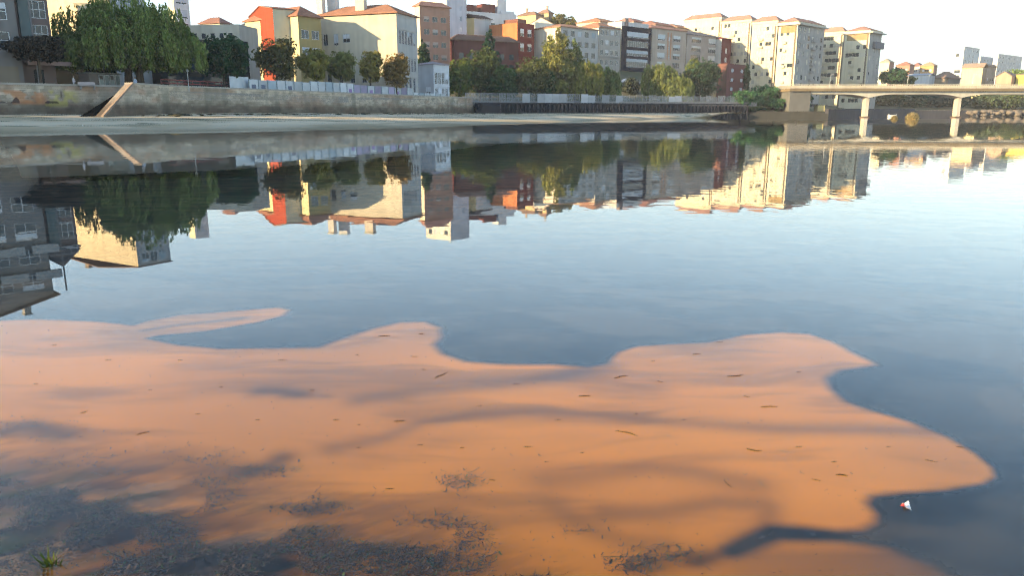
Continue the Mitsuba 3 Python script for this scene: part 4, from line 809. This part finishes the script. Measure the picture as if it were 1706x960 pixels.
# ------------------------------------------------------------------ the bridge
k = thing('bridge', 'pale concrete road bridge with haunched girders on slim piers at the right', 'bridge')
YB = 250.0
bxw = lambda px: at(px, 150, YB)[0]
zdeck = at(1500, 140.5, YB)[2]; 
XL, PX = bxw(1336), [bxw(1451), bxw(1606)]
span = PX[1] - PX[0]; PX += [PX[1] + span, PX[1] + 2 * span]
XR = PX[-1] + 12
zt = zdeck - 2.05; zu = at(1530, 156.5, YB)[2]; zh = zu - 1.15
pts = [(XL, zt), (XR, zt)]
low = []
for x in np.linspace(XR, XL, 260):
    d_ = min(abs(x - p) for p in PX); low.append((x, zu - (zu - zh) * max(0, 1 - d_ / 8.5) ** 2))
v, f = extrude(Polygon(pts + low), 9.0)
put(k + '__girder', (np.stack([v[:, 0], YB + .6 + v[:, 2], v[:, 1]], 1), f), 'plaster', (.56, .53, .46))
put(k + '__deck', box(XL - 4, XR, YB - .5, YB + 10.7, zt + .002, zt + .75), 'plaster', (.24, .185, .115))
put(k + '__kerb', box(XL - 4, XR, YB - .62, YB - .1, zt + .76, zt + 1.05), 'plaster', (.42, .37, .29))
put(k + '__asphalt', box(XL - 4, XR, YB + 1.5, YB + 8.7, zt + .76, zt + .82), 'plaster', (.06, .06, .06))
rl = [box(XL - 4, XR, YB - .42, YB - .32, zt + 1.95, zt + 2.1), box(XL - 4, XR, YB - .40, YB - .34, zt + 1.05, zt + 1.15)]
for j in range(int((XR - XL + 4) / .55)): rl.append(box(XL - 4 + j * .55, XL - 3.72 + j * .55, YB - .43, YB - .31, zt + 1.05, zt + 1.95))
put(k + '__railing', cat_mesh(rl), 'plaster', (.50, .46, .37)); labels[k + '__railing'] = {'kind': 'stuff'}
put(k + '__far_railing', cat_mesh([box(XL - 4, XR, YB + 10.3, YB + 10.5, zt + .8, zt + 2.0)]), 'plaster', (.5, .45, .34))
for p in PX[:3]:
    v, f = extrude(Polygon([(p - .58, -2.8), (p + .58, -2.8), (p + .54, zh + .2), (p - .54, zh + .2)]), 2.4)
    pk = put(numbered(k + '__pier'), (np.stack([v[:, 0], YB + 1.6 + v[:, 2], v[:, 1]], 1), f), 'plaster', (.54, .50, .42))
    put(pk + '__footing', box(p - .95, p + .95, YB + 1.2, YB + 4.4, -2.8, .3), 'plaster', (.14, .10, .08))
put(k + '__abutment', box(XL - 3.5, XL + 3.0, YB + .3, YB + 10.5, 0, zt - .002), 'plaster', (.15, .15, .145))
put(k + '__bank_pillar', box(bxw(1371), bxw(1383), YB + 3, YB + 6, -1, at(1377, 175, YB)[2]), 'plaster', (.72, .58, .26))
for j, px in enumerate((1536, 1648, 1402)):
    q = bxw(px); lk = thing('street_lamp', ['slim street lamp over the middle of the bridge span', 'slim street lamp near the right end of the bridge', 'slim street lamp above the left end of the bridge'][j], 'street lamp', 'street lamps on the bridge')
    put(lk + '__pole', tube([[q, YB + 9.6, zt + .8], [q, YB + 9.6, zt + 5.0], [q, YB + 9.0, zt + 5.5], [q, YB + 7.8, zt + 5.6]], [.09, .07, .06, .05], 6), 'paint', (.58, .58, .56))
    put(lk + '__lamp', box(q - .12, q + .12, YB + 7.1, YB + 7.9, zt + 5.5, zt + 5.65), 'paint', (.5, .5, .5))
# low walls of the far bank under the bridge
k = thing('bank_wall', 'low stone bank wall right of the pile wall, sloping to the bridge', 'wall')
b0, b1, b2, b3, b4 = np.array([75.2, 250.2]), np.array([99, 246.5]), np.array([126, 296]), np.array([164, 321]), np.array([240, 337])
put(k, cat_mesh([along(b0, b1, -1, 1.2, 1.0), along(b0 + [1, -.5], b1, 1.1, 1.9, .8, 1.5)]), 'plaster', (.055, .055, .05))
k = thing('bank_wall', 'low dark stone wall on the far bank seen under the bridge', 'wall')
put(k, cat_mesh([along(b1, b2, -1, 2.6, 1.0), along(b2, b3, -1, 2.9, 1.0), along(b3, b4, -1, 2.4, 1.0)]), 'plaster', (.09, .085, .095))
k = thing('boulder_bank', 'rough pale boulders along the foot of the far bank at the right edge', 'boulders')
labels[k]['kind'] = 'stuff'
ms = []
for j in range(120):
    px = 1615 + 130 * random.random(); q = at(px, 188, 318 + 6 * random.random()); s_ = .5 + 1.2 * random.random() ** 2
    b = trimesh.creation.icosphere(1); vv = np.array(b.vertices) * [s_, s_, s_ * .7] * (.75 + .5 * meshkit.noise(np.array(b.vertices) * 1.4 + j, 1))[:, None]
    ms.append((vv + [q[0], q[1], .2 + 1.6 * random.random()], np.array(b.faces)))
put(k, cat_mesh(ms), 'plaster', (.20, .17, .14))
def tussock(label, px, py, Y, w, h):
    r = np.random.default_rng(hash_text(label)); q = at(px, py, Y)
    k = thing('reed_clump', label, 'reeds')
    n = 900; d = r.normal(size=(n, 3)); d[:, 2] = np.abs(d[:, 2]) + .15; d /= np.linalg.norm(d, axis=1, keepdims=True)
    p = np.array([q[0], q[1], -.1]) + d * [w / 2, w / 2, h] * (.6 + .4 * r.random((n, 1)))
    v, f = leaf_quads(p, d + .4 * r.normal(size=(n, 3)), np.full(n, w * .035), 3.0, r, d + [0, 0, .6])
    c = np.array([.34, .28, .14]) * (.6 + .6 * r.random((n, 1)))
    put(k + '__blades', (v, f), 'leaf', uv=np.repeat(pack(c), 4, axis=0))
    b = trimesh.creation.icosphere(2); put(k + '__mound', (np.array(b.vertices) * [w * .4, w * .4, h * .8] + [q[0], q[1], -.1], np.array(b.faces)), 'plaster', (.36, .24, .08), smooth=True)
tussock('large rounded golden tussock standing in the water before the bridge', 1520, 200, 182, 3.1, 1.6)
tussock('small golden tussock left of the large one before the bridge', 1490, 199, 190, 1.7, .9)
k = thing('rowing_boat', 'small white boat moored at the far bank right of the left pier', 'boat')
q = at(1487, 190, 285)
st = np.linspace(-1, 1, 15); hull, hf = [], []
for t_ in st:
    wd = .75 * (1 - abs(t_) ** 2.6 * (.95 if t_ > 0 else .45)); sh = .62 + .22 * t_ * t_
    hull += [(q[0] + t_ * 1.5, q[1] - wd, sh), (q[0] + t_ * 1.5, q[1] - wd * .72, -.05), (q[0] + t_ * 1.5, q[1] + wd * .72, -.05), (q[0] + t_ * 1.5, q[1] + wd, sh), (q[0] + t_ * 1.5, q[1] + wd * .86, sh - .02), (q[0] + t_ * 1.5, q[1] + wd * .6, .12), (q[0] + t_ * 1.5, q[1] - wd * .6, .12), (q[0] + t_ * 1.5, q[1] - wd * .86, sh - .02)]
for i in range(14):
    for j in range(8):
        a_, b_ = i * 8 + j, i * 8 + (j + 1) % 8; hf += [[a_, b_, b_ + 8], [a_, b_ + 8, a_ + 8]]
for base in (0, 14 * 8): hf += [[base + 0, base + 1, base + 2], [base, base + 2, base + 3]]
put(k + '__hull', (np.array(hull), np.array(hf)), 'paint', (.72, .72, .72))
for t_ in (-.6, .7): put(numbered(k + '__thwart'), box(q[0] + t_ - .15, q[0] + t_ + .15, q[1] - .6, q[1] + .6, .4, .45), 'paint', (.35, .24, .15))

# ------------------------------------------------------------------ parked cars, people, bird
def car(label, P, yaw, col):
    k = thing('parked_car', label, 'car', 'cars parked on the rise below the dark striped block')
    M = np.eye(4); c_, s_ = math.cos(yaw), math.sin(yaw); M[:2, :2] = [[c_, -s_], [s_, c_]]; M[:3, 3] = P
    prof = Polygon([(-2.1, .28), (2.1, .28), (2.15, .62), (2.05, .82), (1.15, .95), (.55, 1.42), (-1.15, 1.46), (-1.85, 1.0), (-2.12, .9)])
    v, f = extrude(prof, 1.66); v = np.stack([v[:, 0], v[:, 2] - .83, v[:, 1]], 1)
    v[:, 1] *= 1 - .22 * np.clip((v[:, 2] - .95) / .5, 0, 1)
    put(k + '__body', (v, f), 'paint', col, M=M)
    g, gf = extrude(Polygon([(-1.5, .98), (.98, .98), (.5, 1.36), (-1.1, 1.39)]), 1.70); g = np.stack([g[:, 0], g[:, 2] - .85, g[:, 1]], 1); g[:, 1] *= 1 - .22 * np.clip((g[:, 2] - .95) / .5, 0, 1)
    put(k + '__window', (g, gf), 'pane_glass', M=M)
    for x in (-1.3, 1.35):
        for y in (-.78, .78):
            w_ = trimesh.creation.cylinder(.32, .2, sections=14); wv = np.array(w_.vertices)[:, [0, 2, 1]] + [x, y, .32]
            put(numbered(k + '__wheel'), (wv, np.array(w_.faces)), 'dark_iron', M=M)
    for y in (-.6, .6): put(numbered(k + '__headlight'), box(2.08, 2.14, y - .18, y + .18, .6, .75), 'paint', (.8, .8, .75), M=M)
for j, px in enumerate((1046, 1061)):
    q = at(px, 108, 272); car(['left one of two white cars parked below the dark striped block', 'right one of two white cars parked below the dark striped block'][j], [q[0], q[1], float(height(np.array([q[0]]), np.array([q[1]]))[0]) + .35], math.radians(40), (.78, .78, .78))
def person(label, P, yaw, top_col, leg_col, hair_col, stride=.18):
    k = thing('person', label, 'person')
    J = dict(hl=(0, .09, .92), hr=(0, -.09, .92), kl=(.12 * stride / .18, .10, .5), kr=(-.02, -.10, .5), al=(stride, .1, .08), ar=(-stride * 1.1, -.1, .1), tl=(stride + .16, .11, .04), tr=(-stride * 1.1 + .15, -.11, .04),
             pel=(0, 0, .98), che=(.02, 0, 1.28), sl=(0, .19, 1.42), sr=(0, -.19, 1.42), el=(-.1, .25, 1.15), er=(.08, -.25, 1.15), wl=(.02, .25, .9), wr=(.22, -.22, .96), nk=(.02, 0, 1.5), hd=(.05, 0, 1.63), hd2=(.05, 0, 1.70))
    Rj = dict(hl=.1, hr=.1, kl=.06, kr=.06, al=.045, ar=.045, tl=.035, tr=.035, pel=.14, che=.15, sl=.07, sr=.07, el=.042, er=.042, wl=.03, wr=.03, nk=.055, hd=.095, hd2=.10)
    bones = [('hl', 'kl'), ('kl', 'al'), ('al', 'tl'), ('hr', 'kr'), ('kr', 'ar'), ('ar', 'tr'), ('hl', 'pel'), ('hr', 'pel'), ('pel', 'che'), ('che', 'sl'), ('che', 'sr'), ('sl', 'el'), ('el', 'wl'), ('sr', 'er'), ('er', 'wr'), ('che', 'nk'), ('nk', 'hd'), ('hd', 'hd2')]
    S = lambda n: m3.Manifold.sphere(Rj[n], 14).translate(J[n])
    b = m3.Manifold()
    for a_, c_ in bones: b = b + m3.Manifold.batch_hull([S(a_), S(c_)])
    for s_ in (1, -1):                                                  # hands: palm, four fingers, thumb
        w = np.array(J['wl'] if s_ > 0 else J['wr']); b = b + m3.Manifold.batch_hull([m3.Manifold.sphere(.028, 10).translate(list(w)), m3.Manifold.sphere(.03, 10).translate(list(w + [.02, 0, -.08]))])
        for f_ in range(4): b = b + m3.Manifold.batch_hull([m3.Manifold.sphere(.009, 8).translate(list(w + [.045 - .024 * f_, 0, -.09])), m3.Manifold.sphere(.008, 8).translate(list(w + [.055 - .024 * f_, -.01 * s_, -.16 + .008 * abs(f_ - 1)]))])
        b = b + m3.Manifold.batch_hull([m3.Manifold.sphere(.011, 8).translate(list(w + [.03, 0, -.04])), m3.Manifold.sphere(.009, 8).translate(list(w + [.08, 0, -.09]))])
    b = b + m3.Manifold.batch_hull([m3.Manifold.sphere(.02, 8).translate([.145, 0, 1.645]), m3.Manifold.sphere(.012, 8).translate([.15, 0, 1.61])])
    b = b.refine_to_length(.035).to_mesh()
    tm = trimesh.Trimesh(b.vert_properties[:, :3], b.tri_verts, process=True); trimesh.smoothing.filter_taubin(tm, iterations=4)
    v = np.array(tm.vertices); M = np.eye(4); c_, s_ = math.cos(yaw), math.sin(yaw); M[:2, :2] = [[c_, -s_], [s_, c_]]; M[:3, 3] = P
    col = np.where(v[:, 2:] > 1.53, [[.42, .28, .2]], np.where(v[:, 2:] > .97, [top_col], np.where(v[:, 2:] > .09, [leg_col], [[.04, .035, .03]])))
    hand = (np.abs(v[:, 1]) > .2) & (v[:, 2] < .92); col[hand] = [.42, .28, .2]
    put(k + '__body', (v, np.array(tm.faces)), 'plaster', smooth=True, uv=pack(col), M=M)
    h = m3.Manifold.sphere(.113, 20).scale([1.02, .94, 1.05]).translate([.03, 0, 1.695]) - m3.Manifold.cube([.2, .3, .2], True).translate([.165, 0, 1.62])
    h = h.to_mesh(); put(k + '__hair', (h.vert_properties[:, :3], h.tri_verts), 'plaster', hair_col, M=M)
q = at(123, 140, 109.5); person('walker in a white top above the left quay wall', [q[0], q[1], 4.72], .7, (.72, .66, .70), (.60, .58, .60), (.06, .045, .035))
q = at(226, 140, 113.5); person('walker in a pale blue top beside the willow trunk', [q[0], q[1], 4.72], -2.2, (.50, .56, .68), (.05, .06, .09), (.04, .03, .03))
q = at(145, 140, 109.0)
k = thing('bench', 'pale low bench beside the walker in the white top', 'bench')
M = np.eye(4); M[:2, 0], M[:2, 1], M[:3, 3] = d0, n0, [q[0], q[1], 4.7]
put(k + '__seat', box(-1, 1.2, 0, .5, .42, .52), 'paint', (.42, .38, .37), M=M)
put(k + '__backrest', box(-1, 1.2, .5, .56, .6, .98), 'paint', (.42, .38, .37), M=M)
for x in (-.8, .9): put(numbered(k + '__leg'), box(x, x + .1, .05, .5, 0, .42), 'paint', (.3, .3, .3), M=M)
q = on_water(137.5, 217)
k = thing('egret', 'white wading bird standing at the edge of the sand', 'bird')
BS = .62
S = lambda p, r_: m3.Manifold.sphere(r_ * BS, 12).translate([q[0] + p[0] * BS, q[1] + p[1] * BS, p[2] * BS])
ch = [((-.30, 0, .34), .03), ((-.16, 0, .42), .10), ((.04, 0, .48), .115), ((.12, 0, .58), .05), ((.10, 0, .70), .035), ((.16, 0, .80), .032), ((.20, 0, .84), .045), ((.26, 0, .83), .02)]
b = m3.Manifold()
for (p0, r0_), (p1, r1_) in zip(ch[:-1], ch[1:]): b = b + m3.Manifold.batch_hull([S(p0, r0_), S(p1, r1_)])
b = b.refine_to_length(.03).to_mesh(); put(k + '__body', (b.vert_properties[:, :3], b.tri_verts), 'paint', (.78, .78, .76), smooth=True)
put(k + '__beak', tube([q + np.array([.27, 0, .83]) * BS, q + np.array([.36, 0, .81]) * BS], [.010, .003], 6), 'paint', (.5, .36, .06))
for y in (-.04, .04):
    put(numbered(k + '__leg'), tube([q + np.array([.0, y, .40]) * BS, q + np.array([-.04, y, .2]) * BS, q + np.array([.01, y, -.03]) * BS], [.010, .009, .008], 6), 'paint', (.05, .05, .045))

# ------------------------------------------------------------------ foreground: weeds, floating bits
r = np.random.default_rng(21)
V, F, C, nv = [], [], [], 0
def blade(p0, d, L, w, c):
    global nv
    m = 5; t = np.linspace(0, 1, m)[:, None]
    side = np.cross(d, [0, 0, 1.0]); side /= np.linalg.norm(side) + 1e-9
    bend = side * (.25 * L * r.normal())
    pts = p0 + d * t * L + bend * t ** 2 + np.array([0, 0, -.02]) * t * (1 - t)
    ww = w * (1 - t ** 2 * .85)
    vv = np.concatenate([pts - side * ww, pts + side * ww]); V.append(vv)
    for i in range(m - 1): F.extend([[nv + i, nv + m + i, nv + i + 1], [nv + i + 1, nv + m + i, nv + m + i + 1]])
    C.append(np.tile(c, (2 * m, 1))); nv += 2 * m
PATCH = [(90, 830, 150, 46), (250, 800, 130, 40), (330, 880, 120, 50), (520, 850, 100, 30), (610, 905, 110, 36), (440, 920, 120, 40), (150, 915, 140, 40), (740, 885, 60, 26), (760, 800, 36, 14), (720, 920, 70, 26), (440, 775, 44, 14), (40, 712, 60, 16), (1080, 935, 70, 24), (960, 870, 40, 14), (300, 755, 60, 14), (850, 950, 80, 16), (20, 790, 60, 26), (560, 955, 140, 20), (150, 870, 230, 70), (400, 905, 230, 60), (640, 935, 170, 34)]
for px, py, sx, sy in PATCH:
    for _ in range(int(26 * sx * sy / 28)):
        a_, b_ = px + sx * .62 * r.normal(), py + sy * .62 * r.normal()
        if not (640 < b_ < 1060): continue
        z = -.028 - .05 * r.random(); p0 = on_water(a_, b_, z)
        if meshkit.noise(np.array([[p0[0] * 7, p0[1] * 9, 0.5]]), 6)[0] < .46 + .16 * r.random(): continue      # tufts, with open bed between
        ang = .45 + .7 * r.normal(); d = np.array([math.cos(ang), math.sin(ang), .05 * r.normal()])
        c = np.array([.085, .056, .036]) * (.2 + 1.3 * r.random()) if r.random() < .9 else np.array([.045, .075, .022]) * (.5 + r.random())
        if r.random() < .72:                                            # short leafy bits in every direction
            ang = 6.28 * r.random(); d = np.array([math.cos(ang), math.sin(ang), .1 * r.normal()])
            blade(p0 - [0, 0, .012], d, .008 + .026 * r.random(), .0012 + .0032 * r.random() ** 2, c)
        else: blade(p0 - [0, 0, .008], d, .02 + .06 * r.random() ** 2, .0008 + .0020 * r.random() ** 2, c)
put('water_weed', (np.vstack(V), np.array(F)), 'plaster', uv=pack(np.vstack(C)))
labels['water_weed'] = {'kind': 'stuff', 'label': 'dark trailing water weed in the shallows at the lower left', 'category': 'water weed'}
V, F, C, nv = [], [], [], 0
k = thing('weed_sprig', 'green sprig of weed standing out of the water at the lower left', 'water plant')
q = on_water(82, 940)
for j in range(26):
    a_ = r.random() * 6.28; d = np.array([math.cos(a_) * .6, math.sin(a_) * .6, .5 + .7 * r.random()]); d /= np.linalg.norm(d)
    blade(q + [.012 * r.normal(), .012 * r.normal(), -.01], d, .03 + .05 * r.random(), .004, np.array([.10, .13, .025]) * (.5 + r.random()))
put(k, (np.vstack(V), np.array(F)), 'plaster', uv=pack(np.vstack(C)))
V, F, C, nv = [], [], [], 0
for _ in range(420):                                                # flecks of drift on the silt
    p0 = on_water(1700 * r.random(), 535 + 425 * r.random(), .0015); a_ = .3 * r.normal()
    if not poly.buffer(-.05).contains(Point(*p0[:2])): continue
    blade(p0, np.array([math.cos(a_), math.sin(a_), 0]), .006 + .022 * r.random() ** 2, .0008 + .0022 * r.random() ** 2, np.array([.06, .04, .028]) * (.4 + r.random()))
put('drift_flecks', (np.vstack(V), np.array(F)), 'plaster', uv=pack(np.vstack(C)))
labels['drift_flecks'] = {'kind': 'stuff', 'label': 'fine dark flecks of drift scattered over the orange silt', 'category': 'debris'}
ms, cols = [], []
for _ in range(150):                                                # wrack and stones left along the foot of the wall
    px = 230 + 640 * r.random() ** .9; Yq = np.interp(px, [230, 300, 600, 790, 900], [104, 113, 156, 206, 212]) - 10 * r.random() ** 2
    q = at(px, 190, Yq); s_ = .10 + .22 * r.random() ** 2
    b = trimesh.creation.icosphere(1); vv = np.array(b.vertices) * [s_ * 2.2, s_ * 1.2, s_ * .6] * (.6 + .8 * meshkit.noise(np.array(b.vertices) * 1.6 + _, 1))[:, None]
    ms.append((vv + [q[0], q[1], 1.28 - .012 * (np.interp(px, [230, 300, 600, 790, 900], [104, 113, 156, 206, 212]) - Yq)], np.array(b.faces))); cols.append(np.tile([[.06, .055, .035]], (len(vv), 1)) * (.5 + 1.3 * r.random()))
put('wrack', cat_mesh(ms), 'plaster', uv=pack(np.vstack(cols)))
labels['wrack'] = {'kind': 'stuff', 'label': 'dark wrack and stones strewn along the top of the sand', 'category': 'seaweed'}
G = 'small dark twigs floating on the orange water'
TW_ = [(1034, 628, 26, -.45), (975, 660, 22, -.1), (910, 770, 9, 0), (735, 625, 22, -1.1), (665, 702, 20, .1), (598, 708, 8, 0), (1045, 722, 32, .6), (640, 560, 20, -.2), (596, 592, 8, .6), (702, 556, 14, 0), (706, 616, 10, .3), (690, 594, 14, .1), (1160, 590, 18, -.1), (1226, 626, 30, -.15), (1244, 661, 8, .4), (1280, 678, 36, .02), (1255, 750, 22, .35), (1403, 792, 20, .2), (1360, 800, 14, .3), (1212, 806, 18, 1.5), (1088, 602, 10, 0), (1100, 636, 10, .5),
       (405, 625, 8, 1.0), (368, 645, 10, .1), (140, 687, 8, -.9), (238, 722, 14, -.7), (598, 746, 8, 0), (180, 600, 16, .05), (300, 600, 10, .2), (90, 575, 12, 0), (520, 650, 10, .1), (470, 600, 16, .1), (860, 640, 14, .1), (800, 676, 10, 0), (770, 746, 9, .2), (700, 742, 14, 0), (930, 700, 12, .1), (1330, 620, 12, 0), (1200, 570, 14, .1), (1390, 770, 10, .1), (1550, 768, 16, .4), (1600, 745, 14, .3), (1480, 745, 9, .1), (1330, 745, 12, .2), (1140, 700, 10, .2), (1060, 690, 8, 0), (880, 745, 16, .1), (970, 755, 8, .1), (820, 800, 12, .2), (650, 815, 18, .1), (560, 700, 12, .1), (430, 700, 10, .3), (330, 690, 12, .1), (250, 650, 10, 0), (60, 640, 10, 0)]
for px, py, wpx, ang in TW_:
    q = on_water(px, py, .002); L_ = wpx * .78 / FPX * math.hypot(q[1], EYE) * (1 + 1.2 * abs(math.sin(ang)))
    ca, sa = math.cos(ang), -math.sin(ang)
    t_ = np.linspace(-.5, .5, 6)
    pts = np.stack([q[0] + t_ * L_ * ca + L_ * .06 * np.sin(t_ * 5 + px), q[1] + t_ * L_ * sa + L_ * .05 * np.cos(t_ * 4 + py), np.full(6, .002)], 1)
    k = thing('twig', 'small dark twig floating on the orange water', 'twig', G)
    put(k, tube(pts, np.array([.0008, .0013, .0017, .0015, .0012, .0006]) * (1 + .4 * (wpx > 18)), 6), 'plaster', np.array([.040, .026, .018]) * (.6 + random.random()))
q = on_water(1510, 843, .004)
k = thing('litter', 'crumpled red and white scrap floating on the dark water at the lower right', 'litter')
gxx, gyy = np.meshgrid(np.linspace(-1, 1, 9), np.linspace(-1, 1, 7)); gz = .012 + .011 * meshkit.noise(np.stack([gxx * 1.7 + 5, gyy * 1.7, gxx * 0], -1), 2)
wv = np.stack([q[0] + gxx * .0145 + .003 * gyy, q[1] + gyy * .022, gz - .012 + .01 * gxx * gyy], -1).reshape(-1, 3)
cc = np.where(((gxx + .6 * gyy < -.1) & (gyy > -.4)).reshape(-1, 1), [[.62, .06, .06]], [[.78, .76, .74]])
put(k, (np.vstack([wv, wv - [0, 0, .004]]), np.vstack([grid_faces(7, 9), grid_faces(7, 9)[:, ::-1] + 63])), 'paint', uv=pack(np.vstack([cc, cc])))
